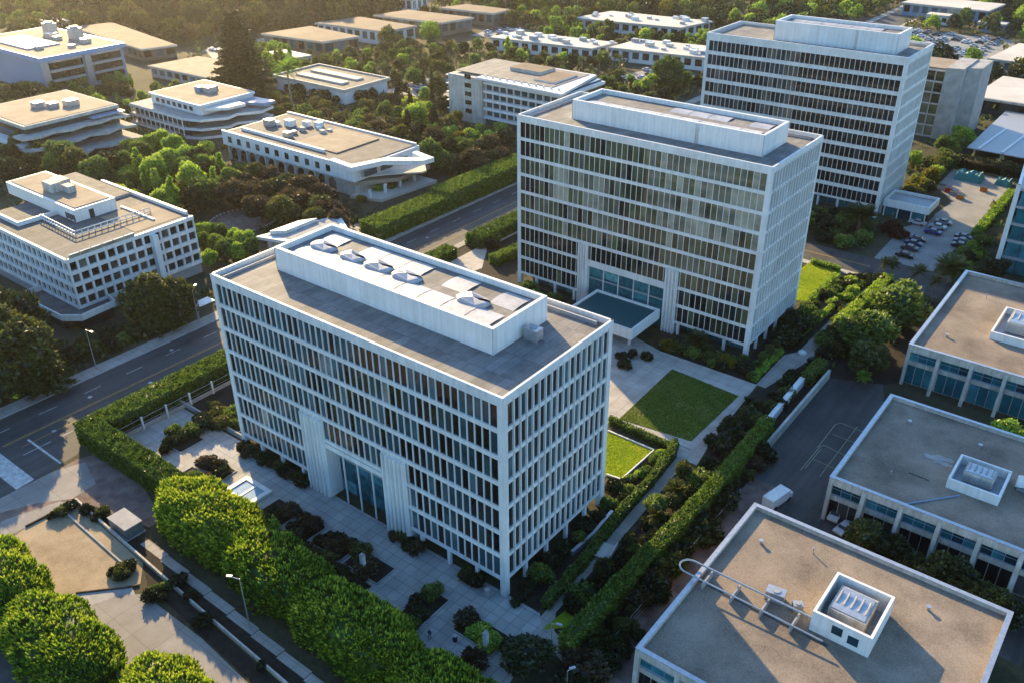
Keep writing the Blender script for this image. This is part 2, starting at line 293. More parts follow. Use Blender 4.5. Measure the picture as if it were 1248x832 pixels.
# ------------------------------------------------------------------ the three office towers
def tower(label, x1, y0, Lx, Wy, rows, storey, win_h, sill0, H, nx, ny, glass, fin_d, pent, portal=None, wide_tint=None, fin_w=.10, side_w=.13, side_d=.62, gz=2.66):
    x0, y1 = x1 - Lx, y0 + Wy
    root = thing('office_tower', label, 'office building', ((x0 + x1) / 2, (y0 + y1) / 2, 0), 'white office towers')
    pw = 0.95                                                   # corner pier
    for cx, cy in ((x0, y0), (x1 - pw, y0), (x1 - pw, y1 - pw), (x0, y1 - pw)):
        MB().box(cx, cx + pw, cy, cy + pw, 0, H - 0.9).make('corner_pier', M['white'], root)
    tops = [sill0 + win_h + k * storey for k in range(rows)]
    fx0, fx1 = (portal[0], portal[3]) if portal else (1e9, 1e9)
    quads, tints = [], []
    sides = []
    # each side: function mapping (along, depth, z) to world, length, module count
    sides.append(('front', lambda a, d, z: (x0 + pw + a, y0 + d, z), Lx - 2 * pw, nx, fin_d))
    sides.append(('right', lambda a, d, z: (x1 - d, y0 + pw + a, z), Wy - 2 * pw, ny, side_d))
    sides.append(('back', lambda a, d, z: (x1 - pw - a, y1 - d, z), Lx - 2 * pw, nx, fin_d))
    sides.append(('left', lambda a, d, z: (x0 + d, y1 - pw - a, z), Wy - 2 * pw, ny, side_d))
    def bx(mb, f, a0, a1, d0, d1, z0, z1, m=0):
        p, q = f(a0, d0, z0), f(a1, d1, z1)
        mb.box(p[0], q[0], p[1], q[1], z0, z1, m)
    for nm, f, ln, nmod, fd in sides:
        mb = MB(); mod = ln / nmod; D = fin_d if nm in ('front', 'back') else side_d
        zb = sill0
        hidden = lambda a, z: nm == 'front' and portal and fx0 - 0.2 < f(a, 0, 0)[0] < fx1 + 0.2 and z < portal[5]
        # spandrel bands, with a thin projecting ledge
        for k in range(rows + 1):
            z0 = tops[k - 1] if k else zb - 0.62
            z1 = (sill0 + k * storey) if k < rows else H - 0.95
            dd = 0.04 if nm in ('front', 'back') else 0.14
            segs = [(0, ln)]
            if nm == 'front' and portal and z0 < portal[5] - 0.5:
                if z0 < portal[4] - 0.9: segs = [(0, fx0 - x0 - pw), (fx1 - x0 - pw, ln)]
                else: segs = [(0, fx0 - x0 - pw), (portal[1] - x0 - pw, portal[2] - x0 - pw), (fx1 - x0 - pw, ln)]
            for a0, a1 in segs:
                bx(mb, f, a0, a1, dd, D, z0, z1)
                if k < rows: bx(mb, f, a0, a1, dd - 0.10, dd, z1 - 0.16, z1 - 0.002)
        # fins between the windows
        for i in range(nmod + 1):
            a = i * mod; w = fin_w if nm in ('front', 'back') else side_w
            if i in (0, nmod): continue
            for k in range(rows):
                za, zb2 = sill0 + k * storey, tops[k]
                if hidden(a, za):
                    if not (za > portal[4] - 0.9 and portal[1] < f(a, 0, 0)[0] < portal[2]): continue
                if nm in ('right', 'left'): bx(mb, f, a - w, a + w, 0.0, D, za - (0.42 if k else 0.3), zb2 + 0.42)
                else: bx(mb, f, a - w, a + w, 0.03, D, za, zb2)
        # windows
        for i in range(nmod):
            for k in range(rows):
                za, zb2 = sill0 + k * storey, tops[k]
                am = (i + 0.5) * mod
                if hidden(am, za) and not (za > portal[4] - 0.9 and portal[1] < f(am, 0, 0)[0] < portal[2]): continue
                a0, a1 = i * mod, (i + 1) * mod
                zc = za
                q = [f(a0, D - 0.02, zc), f(a1, D - 0.02, zc), f(a1, D - 0.02, zb2), f(a0, D - 0.02, zb2)]
                quads.append(q)
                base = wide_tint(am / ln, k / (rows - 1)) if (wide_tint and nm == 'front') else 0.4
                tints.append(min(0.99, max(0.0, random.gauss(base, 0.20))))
        # parapet: panelled coping band, one piece per side
        n = nmod // 2; s = (ln + 2 * pw) / n
        for i in range(n):
            a0 = -pw + i * s + 0.025
            bx(mb, f, a0, a0 + s - 0.05, -0.08, 0.30, H - 0.93, H - 0.06)
        bx(mb, f, -pw + 0.001, ln + pw - 0.001 - (0.32 if nm in ('front', 'back') else 0), 0.0, 0.34, H - 0.94, H)
        mb.make('facade', M['white'], root)
    windows(root, quads, glass, 100, tints=tints)
    # solid core behind the glass, ground floor set back behind columns
    cm = MB()
    if portal:
        cm.box(x0 + .72, portal[1] - .3, y0 + .72, y0 + 3.5, sill0 - .6, portal[4] - .9); cm.box(portal[2] + .3, x1 - .72, y0 + .72, y0 + 3.5, sill0 - .6, portal[4] - .9)
        cm.box(x0 + .72, x1 - .72, y0 + .72, y0 + 3.5, portal[4] - .88, H - 1.6); cm.box(x0 + .72, x1 - .72, y0 + 3.502, y1 - .72, sill0 - .6, H - 1.6)
    else: cm.box(x0 + .72, x1 - .72, y0 + .72, y1 - .72, sill0 - .6, H - 1.6)
    cm.make('core', M['dark'], root)
    g = MB(); ins = 2.6
    gq = []
    for f, ln in ((lambda a, z: (x0 + ins + a, y0 + ins, z), Lx - 2 * ins), (lambda a, z: (x1 - ins, y0 + ins + a, z), Wy - 2 * ins), (lambda a, z: (x1 - ins - a, y1 - ins, z), Lx - 2 * ins), (lambda a, z: (x0 + ins, y1 - ins - a, z), Wy - 2 * ins)):
        n = int(ln / 2.4)
        for i in range(n):
            if portal and ln == Lx - 2 * ins and portal[1] - 1 < f(i * ln / n, 0)[0] < portal[2] + .2 and f(0, 0)[1] < y0 + 5: continue
            g.face([f(i * ln / n, 0.05), f((i + 1) * ln / n - 0.12, 0.05), f((i + 1) * ln / n - 0.12, sill0 - 0.6), f(i * ln / n, sill0 - 0.6)], 0, random.random())
    g.make('ground_floor_glazing', M['lobby'], root)
    MB().box(x0 + ins + .06, x1 - ins - .06, y0 + (ins + .5 if portal else ins + .06), y1 - ins - .06, 0, sill0 - 0.65).make('ground_floor', M['steel'], root)
    for i in range(1, nx // 4):
        cx = x0 + i * Lx / (nx // 4)
        for cy in (y0 + 0.1, y1 - 0.6):
            if portal and cy < y0 + 1 and portal[0] - 0.4 < cx < portal[3] + 0.4: continue
            MB().box(cx - 0.26, cx + 0.26, cy, cy + 0.5, 0, sill0 - 0.6).make('column', M['white'], root)
    for i in range(1, ny // 3):
        cy = y0 + i * Wy / (ny // 3)
        for cx in (x1 - 0.6, x0 + 0.1): MB().box(cx, cx + 0.5, cy - 0.26, cy + 0.26, 0, sill0 - 0.6).make('column', M['white'], root)
    # roof deck with a gutter kerb, then the long white penthouse
    MB().box(x0 + 0.36, x1 - 0.36, y0 + 0.36, y1 - 0.36, H - 1.4, H - 0.95).make('roof_deck', M['roofA'], root)
    k = MB()
    k.box(x0 + 1.6, x1 - 1.9, y1 - 1.5, y1 - 1.25, H - 0.948, H - 0.35); k.box(x0 + 1.35, x0 + 1.6, y0 + 1.2, y1 - 1.252, H - 0.948, H - 0.5)
    k.make('gutter_kerb', M['steel'], root)
    px0, px1, py0, py1, pz = pent; zr = H - 0.949
    p = MB()
    t = 0.55
    p.box(px0, px1, py0, py0 + t, zr, pz); p.box(px0, px1, py1 - t, py1, zr, pz)
    p.box(px0, px0 + t, py0 + t + .002, py1 - t - .002, zr, pz); p.box(px1 - t, px1, py0 + t + .002, py1 - t - .002, zr, pz)
    for xa in (px0, px1 - 0.12): p.box(xa, xa + 0.12, py0 - 0.03, py0, zr + 0.1, pz - 0.1, 1)
    po = p.make('penthouse', [M['paint'], M['steel']], root)
    MB().box(px0 + t, px1 - t, py0 + t, py1 - t, pz - 1.2, pz - 0.95).make('penthouse_roof', M['roofA'], po)
    lad = MB()
    lx = px1 - (px1 - px0) * 0.32
    for dx in (-0.25, 0.25): lad.box(lx + dx - 0.04, lx + dx + 0.04, py0 - 0.12, py0 - 0.06, zr, pz - 0.3)
    for i in range(9): lad.box(lx - 0.21, lx + 0.21, py0 - 0.115, py0 - 0.065, zr + 0.3 + i * 0.33, zr + 0.36 + i * 0.33)
    if H > 36: lad.make('ladder', M['metal'], po)
    # low sheet-metal vaults inside the penthouse walls
    n = int((px1 - px0 - 3) / 4.2); wv = (px1 - px0 - 4) / n
    for i in range(n):
        a0 = px0 + 2 + i * wv
        s = MB()
        for hh, (ya, yb) in enumerate(((py0 + 1.0, (py0 + py1) / 2 - 0.9), ((py0 + py1) / 2 + 0.9, py1 - 1.0))):
            if hh and random.random() < 0.35: continue
            pts = []
            for j in range(7):
                u = j / 6; pts.append((ya + (yb - ya) * u, pz - 0.93 + 0.22 * math.sin(math.pi * u) * random.uniform(0.7, 1.0)))
            for j in range(6):
                s.face([(a0 + 0.08, pts[j][0], pts[j][1]), (a0 + wv - 0.08, pts[j][0], pts[j][1]), (a0 + wv - 0.08, pts[j + 1][0], pts[j + 1][1]), (a0 + 0.08, pts[j + 1][0], pts[j + 1][1])], 0)
        s.make('roof_sheet', M['tarp'], po)
    if portal:
        fl0, op0, op1, fl1, oz, fz = portal
        for a, b in ((fl0, op0), (op1, fl1)):
            f = MB(); f.box(a, b, y0 + 0.02, y0 + 2.59, 0.0, fz, 0)
            nf = 6 if b - a > 4 else 4; s = (b - a) / nf
            for i in range(nf):
                c = a + (i + 0.5) * s
                f.prism([(c - s * 0.38, y0 + 0.021), (c - s * 0.12, y0 - 0.42), (c + s * 0.12, y0 - 0.42), (c + s * 0.38, y0 + 0.021)], 0, fz - 0.12, 0)
            f.make('fluted_panel', M['white'], root)
        MB().box(op0, op1, y0 + 0.05, y0 + gz - .03, oz - 0.9, oz - 0.02).make('entrance_lintel', M['white'], root)
        MB().box(op0 + 0.01, op1 - 0.01, y0 + gz + .04, y0 + gz + .24, 0, oz - 0.95).make('entrance_back', M['dark'], root)
        e = MB(); n = 4 if gz > 2 else 5; s = (op1 - op0) / n
        for i in range(n):
            for j in range(4):
                e.face([(op0 + i * s + .06, y0 + gz, .1 + j * (oz - 1) / 4), (op0 + (i + 1) * s - .06, y0 + gz, .1 + j * (oz - 1) / 4), (op0 + (i + 1) * s - .06, y0 + gz, (j + 1) * (oz - 1) / 4), (op0 + i * s + .06, y0 + gz, (j + 1) * (oz - 1) / 4)], 0, random.random())
        e.make('entrance_glazing', M['lobby'], root)
        for i in range(1, n): MB().box(op0 + i * s - 0.09, op0 + i * s + 0.09, y0 + min(.6, gz - .25), y0 + min(.8, gz - .02), 0, oz - 0.9).make('entrance_mullion', M['white'], root)
        MB().box(op0 + 0.05, op1 - 0.05, y0 + gz - .2, y0 + gz - .05, oz * 0.62, oz * 0.62 + 0.3).make('entrance_transom', M['steel'], root)
    return root

tower('white eight storey office block with deep fins, nearest the rows of planters', 0.0, 0.0, 58.9, 25.3, 7, 4.21, 3.44, 3.42, 33.6, 44, 17, M['glassA'], 0.24,
      (-53.2, -8.4, 8.6, 20.9, 36.6), (-41.2, -36.0, -23.2, -18.2, 10.9, 15.2), None, .07, .10, .36)
def tintB(u, v):  # lighter zones mix blinds with reflections painted into the glass
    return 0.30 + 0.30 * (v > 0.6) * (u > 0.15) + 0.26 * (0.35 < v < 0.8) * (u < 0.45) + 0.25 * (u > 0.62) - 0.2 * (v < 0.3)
tower('white office block of ten storeys between the lawn and the street, canopy over its door', -1.4, 81.2, 58.8, 24.4, 9, 4.04, 3.30, 3.20, 40.35, 44, 17, M['glassB'], 0.13,
      (-50.5, -6.6, 88.2, 99.8, 43.6), (-43.3, -40.6, -21.4, -18.3, 10.6, 14.9), tintB, .055, .13, .66, .85)
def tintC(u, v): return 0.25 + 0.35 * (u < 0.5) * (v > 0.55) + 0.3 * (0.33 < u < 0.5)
tower('farthest and tallest white office tower, by the parking lot', -5.4, 172.4, 56.2, 21.8, 10, 3.86, 2.80, 3.60, 43.2, 40, 15, M['glassC'], 0.13,
      (-44.2, -10.5, 178.5, 189.5, 47.4), None, tintC, .06, .13, .7)

# things on the roof of the finned tower
def ac_unit(name, label, x, y, z, sx, sy, h, rz=0.0):
    r = thing(name, label, 'air conditioner', (x, y, z), None, rz)
    b = MB(); b.box(-sx, sx, -sy, sy, 0.25, h)
    for i in range(6): b.box(-sx + .1, sx - .1, -sy - .02, -sy, 0.35 + i * (h - .5) / 6, 0.35 + i * (h - .5) / 6 + .06, 1)
    o = b.make('cabinet', [M['metal'], M['steel']]); o.parent = r
    f = MB().tube((0, 0, h), (0, 0, h + .12), min(sx, sy) * .7, n=14).make('fan_cowl', M['steel']); f.parent = r
    for a in (-1, 1):
        l = MB().box(-sx, sx, a * sy * .8 - .06, a * sy * .8 + .06, 0, 0.25).make('skid', M['steel']); l.parent = r
    return r
ac_unit('air_conditioner', 'grey air conditioner beside the white penthouse end on the nearest tower roof', -6.6, 15.2, 32.66, 1.1, 0.8, 1.9)
for i, (x, sz) in enumerate(((-48.5, 1.25), (-41.8, 1.15), (-36.0, 1.3), (-30.0, 1.3), (-17.0, 1.35))):
    mb = MB(); n = 8
    for a in range(5):
        for j in range(n):
            def pt(a, j):
                u = a / 5 * math.pi / 2; g = 2 * math.pi * j / n + .4
                return (x + 2.2 * sz * math.cos(u) ** .3 * math.copysign(abs(math.cos(g)) ** .6, math.cos(g)), 14.7 + 1.25 * sz * math.cos(u) ** .3 * math.sin(g), 35.66 + (.55 + .2 * math.sin(j * 2.6 + x)) * math.sin(u) ** .8)
            mb.face([pt(a, j), pt(a, j + 1), pt(a + 1, j + 1), pt(a + 1, j)])
    o = mb.make('skylight_hood', M['tarp'], None, (x, 14.7, 35.65), smooth=True)
    tag(o, ['bulging sheeted hood at the street end of the row on the nearest penthouse roof', 'second hood from the street end on the nearest penthouse roof', 'middle one of five hoods on the nearest penthouse roof', 'fourth hood from the street end on the nearest penthouse roof', 'bulging hood closest to the air conditioner on the nearest penthouse roof'][i], 'roof hood', 'hoods on the penthouse roof')

# entrance canopy of the second tower
c = thing('entrance_canopy', 'white box canopy with dark glass top over the second tower door', 'canopy', (-29.6, 75.6, 0))
m = MB(); t = 0.5; x0, x1, y0, y1, za, zb = -37.7, -21.7, 69.4, 81.0, 2.6, 4.9
m.box(x0, x1, y0, y0 + t, za, zb); m.box(x0, x1, y1 - t, y1, za, zb); m.box(x0, x0 + t, y0 + t + .002, y1 - t - .002, za, zb); m.box(x1 - t, x1, y0 + t + .002, y1 - t - .002, za, zb)
m.box(x0 + .1, x1 - .1, y0 + .1, y1 - .1, za - .02, za + .3); m.make('canopy_shell', M['paint'], c)
MB().box(x0 + t, x1 - t, y0 + t, y1 - t, zb - .6, zb - .4).make('canopy_top', M['pool'], c)
for x in (-36, -23.4): MB().box(x - .25, x + .25, 71.5, 72, 0, 2.59).make('canopy_post', M['white'], c)

# low annex at the foot of the far tower
c = thing('annex', 'low white flat roofed annex at the foot of the farthest tower', 'pavilion', (0, 180, 0))
m = MB(); m.box(-5.0, 7.2, 175.0, 175.5, 3.0, 5.0); m.box(-5.0, 7.2, 184, 184.5, 3.0, 5.0); m.box(6.7, 7.2, 175.502, 183.998, 3.0, 5.0); m.box(-5.0, -4.5, 175.502, 183.998, 3, 5)
m.box(-4.9, 7.1, 175.1, 184.4, 2.95, 3.3); m.make('fascia', M['paint'], c)
MB().box(-4.4, 6.6, 176.0, 183.9, 3.3, 4.3).make('roof', M['steel'], c)
for i in range(4): MB().box(-4.6 + i * 3.6, -4.3 + i * 3.6, 175.2, 175.5, 0, 2.95).make('column', M['white'], c)
for i in range(3): MB().box(-4.2 + i * 3.6, -1.3 + i * 3.6, 175.9, 176, 0, 2.94, 0, .2 + .3 * i).make('window', M['teal'], c)
MB().box(-4.4, 6.9, 176.2, 184, 0, 2.94).make('wall', M['dark'], c)

# ------------------------------------------------------------------ the three gravel-roofed low buildings
def parapet(root, x0, x1, y0, y1, z0, z1, t=0.55, mat='cream'):
    m = MB(); m.box(x0, x1, y0, y0 + t, z0, z1); m.box(x0, x1, y1 - t, y1, z0, z1)
    m.box(x0, x0 + t, y0 + t + .002, y1 - t - .002, z0, z1); m.box(x1 - t, x1, y0 + t + .002, y1 - t - .002, z0, z1)
    m.box(x0 - .06, x1 + .06, y0 - .06, y0 + t + .05, z1, z1 + .09, 1); m.box(x0 - .06, x1 + .06, y1 - t - .05, y1 + .06, z1, z1 + .09, 1)
    m.box(x0 - .06, x0 + t + .05, y0 + t + .052, y1 - t - .052, z1, z1 + .09, 1); m.box(x1 - t - .05, x1 + .06, y0 + t + .052, y1 - t - .052, z1, z1 + .09, 1)
    return m.make('parapet', [M[mat], M['metal']], root)
def low_building(label, x0, x1, y0, y1, z, bay, lean, ground_dark, fascia):
    r = thing('low_office_building', label, 'office building', ((x0 + x1) / 2, (y0 + y1) / 2, 0), 'flat gravel roofed office buildings')
    parapet(r, x0, x1, y0, y1, z - fascia, z)
    MB().box(x0 + .5, x1 - .5, y0 + .5, y1 - .5, z - 1.1, z - .62).make('roof', M['gravel'], r)
    w = MB(); w.box(x0 + .3, x1 - .3, y0 + 0.8, y1 - .3, 0, z - fascia - .002); w.make('wall', M['cream'], r)
    n = max(1, int(round((x1 - x0) / bay))); s = (x1 - x0) / n
    zs = (z - fascia, z - fascia - 2.0, z - fascia - 3.0)
    for i in range(n):
        a, b = x0 + i * s + .35, x0 + (i + 1) * s - .35
        if i == 0: a = x0 + .35
        k = 3
        f = MB()
        for j in range(k):
            f.face([(a + (b - a) * j / k + .05, y0 + .74, zs[1]), (a + (b - a) * (j + 1) / k - .05, y0 + .74, zs[1]), (a + (b - a) * (j + 1) / k - .05, y0 + .74, zs[0] - .1), (a + (b - a) * j / k + .05, y0 + .74, zs[0] - .1)], 0, random.random())
        w_ = f.make('window', M['teal'], r)
        fr = MB()
        for j in range(k + 1): xx = a + (b - a) * j / k; fr.box(xx - .05, xx + .05, y0 + .68, y0 + .8, zs[1], zs[0] - .1)
        fr.box(a, b, y0 + .66, y0 + .8, zs[1] - .12, zs[1]); fr.box(a, b, y0 + .67, y0 + .8, (zs[0] + zs[1]) / 2 - .04, (zs[0] + zs[1]) / 2 + .04)
        fo = fr.make('window_frame', M['blue'], None); fo.parent = w_
        fo.location = (-r.location.x, -r.location.y, 0)
        MB().box(a, b, y0 + .45, y0 + .75, zs[2], zs[1] - .14).make('spandrel', M['cream'], r)
        g = MB()
        for j in range(k):
            g.face([(a + (b - a) * j / k + .06, y0 + .76, .1), (a + (b - a) * (j + 1) / k - .06, y0 + .76, .1), (a + (b - a) * (j + 1) / k - .06, y0 + .76, zs[2] - .05), (a + (b - a) * j / k + .06, y0 + .76, zs[2] - .05)], 0, random.random())
        g.make('ground_window', M['glassC'] if ground_dark else M['teal'], r)
    for i in range(n + 1):
        xx = min(max(x0 + i * s, x0 + .32), x1 - .32)
        m = MB(); l = lean if i else 0.3
        v = [(xx - .3, y0 - .12, z - .3), (xx + .3, y0 - .12, z - .3), (xx + .3, y0 + .5, z - .3), (xx - .3, y0 + .5, z - .3)]
        b = [(xx - .3, y0 - .12 - l, 0), (xx + .3, y0 - .12 - l, 0), (xx + .3, y0 + .4 - l, 0), (xx - .3, y0 + .4 - l, 0)]
        m.face(v); m.face(b[::-1])
        for j in range(4): m.face([b[j], b[(j + 1) % 4], v[(j + 1) % 4], v[j]])
        m.make('column', M['cream'], r)
    # +x and -x sides: plain bays with windows
    for xx, sx in ((x1, 1), (x0, -1)):
        k = int((y1 - y0) / 6)
        for i in range(k):
            a = y0 + 1.5 + i * (y1 - y0 - 2) / k
            xq = xx - sx * .28
            q = [(xq, a, 1.0), (xq, a + 4, 1.0), (xq, a + 4, z - fascia - .4), (xq, a, z - fascia - .4)]
            MB().face(q if sx > 0 else q[::-1], 0, random.random()).make('window', M['teal'], r)
    return r
E1 = low_building('tan gravel roofed building closest to the camera, with long pipes on its roof', 22.4, 57.2, -2.9, 30.8, 8.0, 5.6, 0.9, True, 1.2)
F1 = low_building('gravel roofed building in full shade beside the marked asphalt court', 28.9, 72.0, 43.4, 72.2, 8.0, 5.55, 2.4, True, 1.3)
G1 = low_building('half sunlit gravel roofed building with blue framed windows behind the shaded one', 26.3, 72.0, 90.6, 131.5, 8.6, 5.75, 1.6, False, 1.4)

def plant_screen(label, x0, x1, y0, y1, z, h, open_side=None):
    r = thing('plant_screen', label, 'rooftop enclosure', ((x0 + x1) / 2, (y0 + y1) / 2, z))
    m = MB(); t = .35
    m.box(x0, x1, y0, y0 + t, z, z + h); m.box(x0, x0 + t, y0 + t + .002, y1, z, z + h)
    m.box(x0 + t + .002, x1, y1 - t, y1, z, z + h)
    m.box(x1 - t, x1, y0 + t + .002, y1 - t - .002, z, z + (h if not open_side else h * .95))
    m.make('screen_wall', M['paint'], r)
    b = MB(); b.box(x0 + t, x1 - t, y0 + t, y1 - t, z + .01, z + .2); b.make('floor_deck', M['steel'], r)
    return r
def air_handler(label, x, y, z, sx, sy, h):
    r = thing('air_handler', label, 'air handler', (x, y, z))
    def P_(mb, name, mat): o = mb.make(name, mat); o.parent = r; return o
    b = MB(); b.box(-sx, sx, -sy, sy, .15, h); P_(b, 'cabinet', M['cream'])
    t = MB(); t.box(-sx + .25, sx - .25, -sy + .25, sy - .25, h + .002, h + .1); P_(t, 'lid', M['metal'])
    d = MB()
    for i in range(5): d.tube((-sx + .5 + i * (2 * sx - 1) / 4, -sy * .4, h + .1), (-sx + .5 + i * (2 * sx - 1) / 4, sy * .5, h + .32), .13, n=6)
    P_(d, 'duct', M['steel'])
    v = MB()
    for i in range(7): v.box(-sx + .3, sx - .3, -sy - .03, -sy, .4 + i * (h - .7) / 7, .4 + i * (h - .7) / 7 + .08)
    P_(v, 'grille', M['steel'])
    return r
# nearest roof: enclosure, handler, little condensers and the pair of long pipes
zE = 7.39
ps = plant_screen('tall white walled enclosure in the middle of the nearest gravel roof', 37.7, 45.0, 13.2, 21.6, zE, 3.2)
for i, (xa, za) in enumerate(((40.3, 1.2), (42.3, .8))):
    MB().box(xa, xa + 1.3, 13.16, 13.2, zE + za, zE + za + 1.3, 0, .6).make('window', M['teal'], ps)
air_handler('cream air handler filling the tall enclosure on the nearest gravel roof', 41.2, 17.8, zE + .2, 2.3, 2.4, 2.5)
ac_unit('condenser', 'white condenser beside the long roof pipes, larger of the two', 32.3, 15.4, zE, 1.2, .75, 1.5, .15)
ac_unit('condenser', 'small pale condenser between the larger one and the white enclosure', 35.3, 15.3, zE, .6, .5, 1.2, .6)
r = thing('roof_pipe', 'pair of long grey pipes running over the edge of the nearest gravel roof', 'pipe', (30, 12.6, zE))
m = MB(); m.tube((21.3, 13.9, 8.75), (37.6, 13.9, 8.75), .14, n=10).make('upper_pipe', M['metal'], r)
MB().tube((21.3, 11.4, 8.75), (40.0, 11.4, 8.45), .12, n=10).make('lower_pipe', M['metal'], r)
m = MB(); pts = [(21.3, 13.9 - 1.25 + 1.25 * math.cos(a), 8.75 - 0.2) if False else (21.3 - 1.3 * math.sin(a), 12.65 + 1.25 * math.cos(a), 8.75) for a in [i * math.pi / 10 for i in range(11)]]
for p, q in zip(pts, pts[1:]): m.tube(p, q, .13, n=8)
m.make('return_bend', M['metal'], r)
for xx in (24, 28, 32, 36):
    MB().box(xx - .1, xx + .1, 11.1, 14.2, zE, zE + 1.0).make('pipe_support', M['steel'], r)
o = MB().face([(22.96 + .0, 12.2, zE + .008), (40.5, 11.8, zE + .008), (40.5, 12.3, zE + .008), (22.96, 13.0, zE + .008)]).make('pipe_shadow_strip', M['asphalt2'], E1)  # dark strip painting the shadow band of the long pipes on the roof
# shaded roof
plant_screen('low white walled enclosure on the shaded gravel roof', 43.4, 50.7, 52.3, 59.9, zE, 1.7, True)
air_handler('grey topped air handler inside the enclosure on the shaded roof', 47.0, 56.6, zE + .2, 2.1, 1.5, 1.8)
r = thing('roof_fan', 'pale cone shaped fan housing beside the enclosure on the shaded roof', 'fan', (52.6, 58.6, zE))
MB().tube((52.6, 58.6, zE + .4), (52.2, 59.4, zE + 1.9), 1.0, .55, 12).make('housing', M['paint'], r); MB().box(52.0, 53.2, 58, 59.2, zE, zE + .45).make('plinth', M['steel'], r)
ac_unit('condenser', 'boxy grey condenser just past the fan housing on the shaded roof', 54.9, 56.9, zE, 1.0, .8, 1.5, .3)
m = MB()
for i in range(26):
    a, b = random.gauss(0, 1.1), random.gauss(0, .5); s = random.uniform(.3, .8)
    m.prism([(40.6 + a + s * math.cos(g), 58.6 + b - a * .12 + s * .8 * math.sin(g)) for g in [k * math.pi / 3 + i for k in range(6)]], zE + .004 + i * .0015, zE + .006 + i * .0015)
m.make('pale_patch', M['concrete'], F1)
r = thing('roof_conduit', 'thin bluish conduit crossing the shaded gravel roof', 'conduit', (43, 48, zE))
MB().tube((39.6, 44.2, zE + .12), (45.6, 51.4, zE + .12), .12, n=6).make('conduit', M['blue'], r)
MB().tube((38.0, 52.5, zE + .06), (41.0, 52.4, zE + .06), .05, n=6).make('cable', M['dark'], r)
# half sunlit roof
zG = 7.99
plant_screen('white walled enclosure on the half sunlit gravel roof', 37.6, 47.5, 103.2, 116.0, zG, 1.6)
air_handler('blue grey air handler inside the enclosure on the half sunlit roof', 42.0, 110.5, zG + .2, 2.6, 3.2, 2.2)
# ------------------------------------------------------------------ other buildings
def facade_grid(root, f, ln, n, zs, hh, depth, mat, quads, wfrac=0.72):
    """deep punched window grid along one side; f(along, depth, z) -> point"""
    mb = MB(); s = ln / n
    def bx(a0, a1, d0, d1, z0, z1):
        p, q = f(a0, d0, z0), f(a1, d1, z1); mb.box(p[0], q[0], p[1], q[1], z0, z1)
    for i in range(n + 1):
        w = s * (1 - wfrac) / 2
        bx(max(0, i * s - w), min(ln, i * s + w), 0.0, depth, zs[0] - 0.9, zs[-1] + hh + .5)
    for z in zs:
        bx(0, ln, -0.12, depth + .002, z - 0.9, z)
        for i in range(n):
            a0, a1 = i * s + s * (1 - wfrac) / 2, (i + 1) * s - s * (1 - wfrac) / 2
            quads.append([f(a0, depth - .05, z), f(a1, depth - .05, z), f(a1, depth - .05, z + hh + .02), f(a0, depth - .05, z + hh + .02)])
    bx(0, ln, -0.14, depth + .004, zs[-1] + hh, zs[-1] + hh + .9)
    return mb
# left-hand block across the street
D = thing('office_block', 'grey white block with deep punched windows across the street, railed roof terrace', 'office building', (-145, 23, 0))
x0, x1, y0, y1 = -166.0, -125.2, 7.4, 39.0
q = []
zs = [3.9, 6.75, 9.6, 12.1][:4]
a = facade_grid(D, lambda a, d, z: (x1 - d, y0 + a, z), y1 - y0, 14, [3.6, 6.4, 9.2, 12.0], 2.0, .5, M['white'], q, .78); a.make('facade', M['white'], D)
a = facade_grid(D, lambda a, d, z: (x0 + a, y0 + d, z), x1 - x0 - .01, 18, [3.6, 6.4, 9.2, 12.0], 2.0, .5, M['white'], q, .78); a.make('facade', M['white'], D)
windows(D, q, M['glassC'], 100)
MB().box(x0, x1 - .6, y0 + .6, y1, 0, 14.2).make('wall', M['steel'], D)
MB().box(x0 - .1, x1 + .15, y0 - .15, y1, 14.2, 14.7).make('roof_edge', M['white'], D)
MB().box(x0, x1 - .5, y0 + .4, y1 - .3, 14.702, 14.9).make('roof', M['dark_roof'], D)
MB().box(-142, -127, 25, 37.5, 14.902, 14.96).make('roof_panel', M['tan_roof'], D)
MB().prism([(-176, 20), (-143.5, 20), (-143.5, 30.5), (-176, 30.5)], 14.9, 17.9, 0).make('penthouse', M['paint'], D)
MB().box(-175, -144.3, 20.8, 29.7, 17.9, 18.1).make('penthouse_roof', M['tan_roof'], D)
m = MB(); m.box(-164, -127, 38.2, 38.9, 14.9, 15.7); m.box(-144, -130, 31.5, 32.0, 14.9, 15.3); m.make('parapet', M['white'], D)
rl = MB()
path = [(-152, 16), (-135.5, 15.4), (-135.0, 34.0)]
for (ax, ay), (bx_, by) in zip(path, path[1:]):
    for zz in (15.3, 16.2): rl.tube((ax, ay, zz), (bx_, by, zz), .14, n=5)
    for i in range(13): u = i / 12; rl.tube((ax + (bx_ - ax) * u, ay + (by - ay) * u, 14.9), (ax + (bx_ - ax) * u, ay + (by - ay) * u, 16.2), .12, n=5)
rl.make('railing', M['white'], D)
m = MB(); m.prism([(-124.9, 14), (-120.9, 13.2), (-120.3, 5.2), (-123.6, 2.6), (-141, 2.2), (-141, 7.2), (-125.0, 7.2)], 2.7, 3.1, 0, top=1)
bp = [(-124.9, 14), (-120.9, 13.2), (-120.3, 5.2), (-123.6, 2.6), (-141, 2.2), (-141.4, 7.2)]
for p, q2 in zip(bp, bp[1:]):
    dx, dy = q2[0] - p[0], q2[1] - p[1]; l = math.hypot(dx, dy); nx_, ny_ = -dy / l * .3, dx / l * .3
    m.prism([p, q2, (q2[0] + nx_, q2[1] + ny_), (p[0] + nx_, p[1] + ny_)], 2.9, 4.3)
m.make('entrance_band', [M['white'], M['dark_roof']], D)
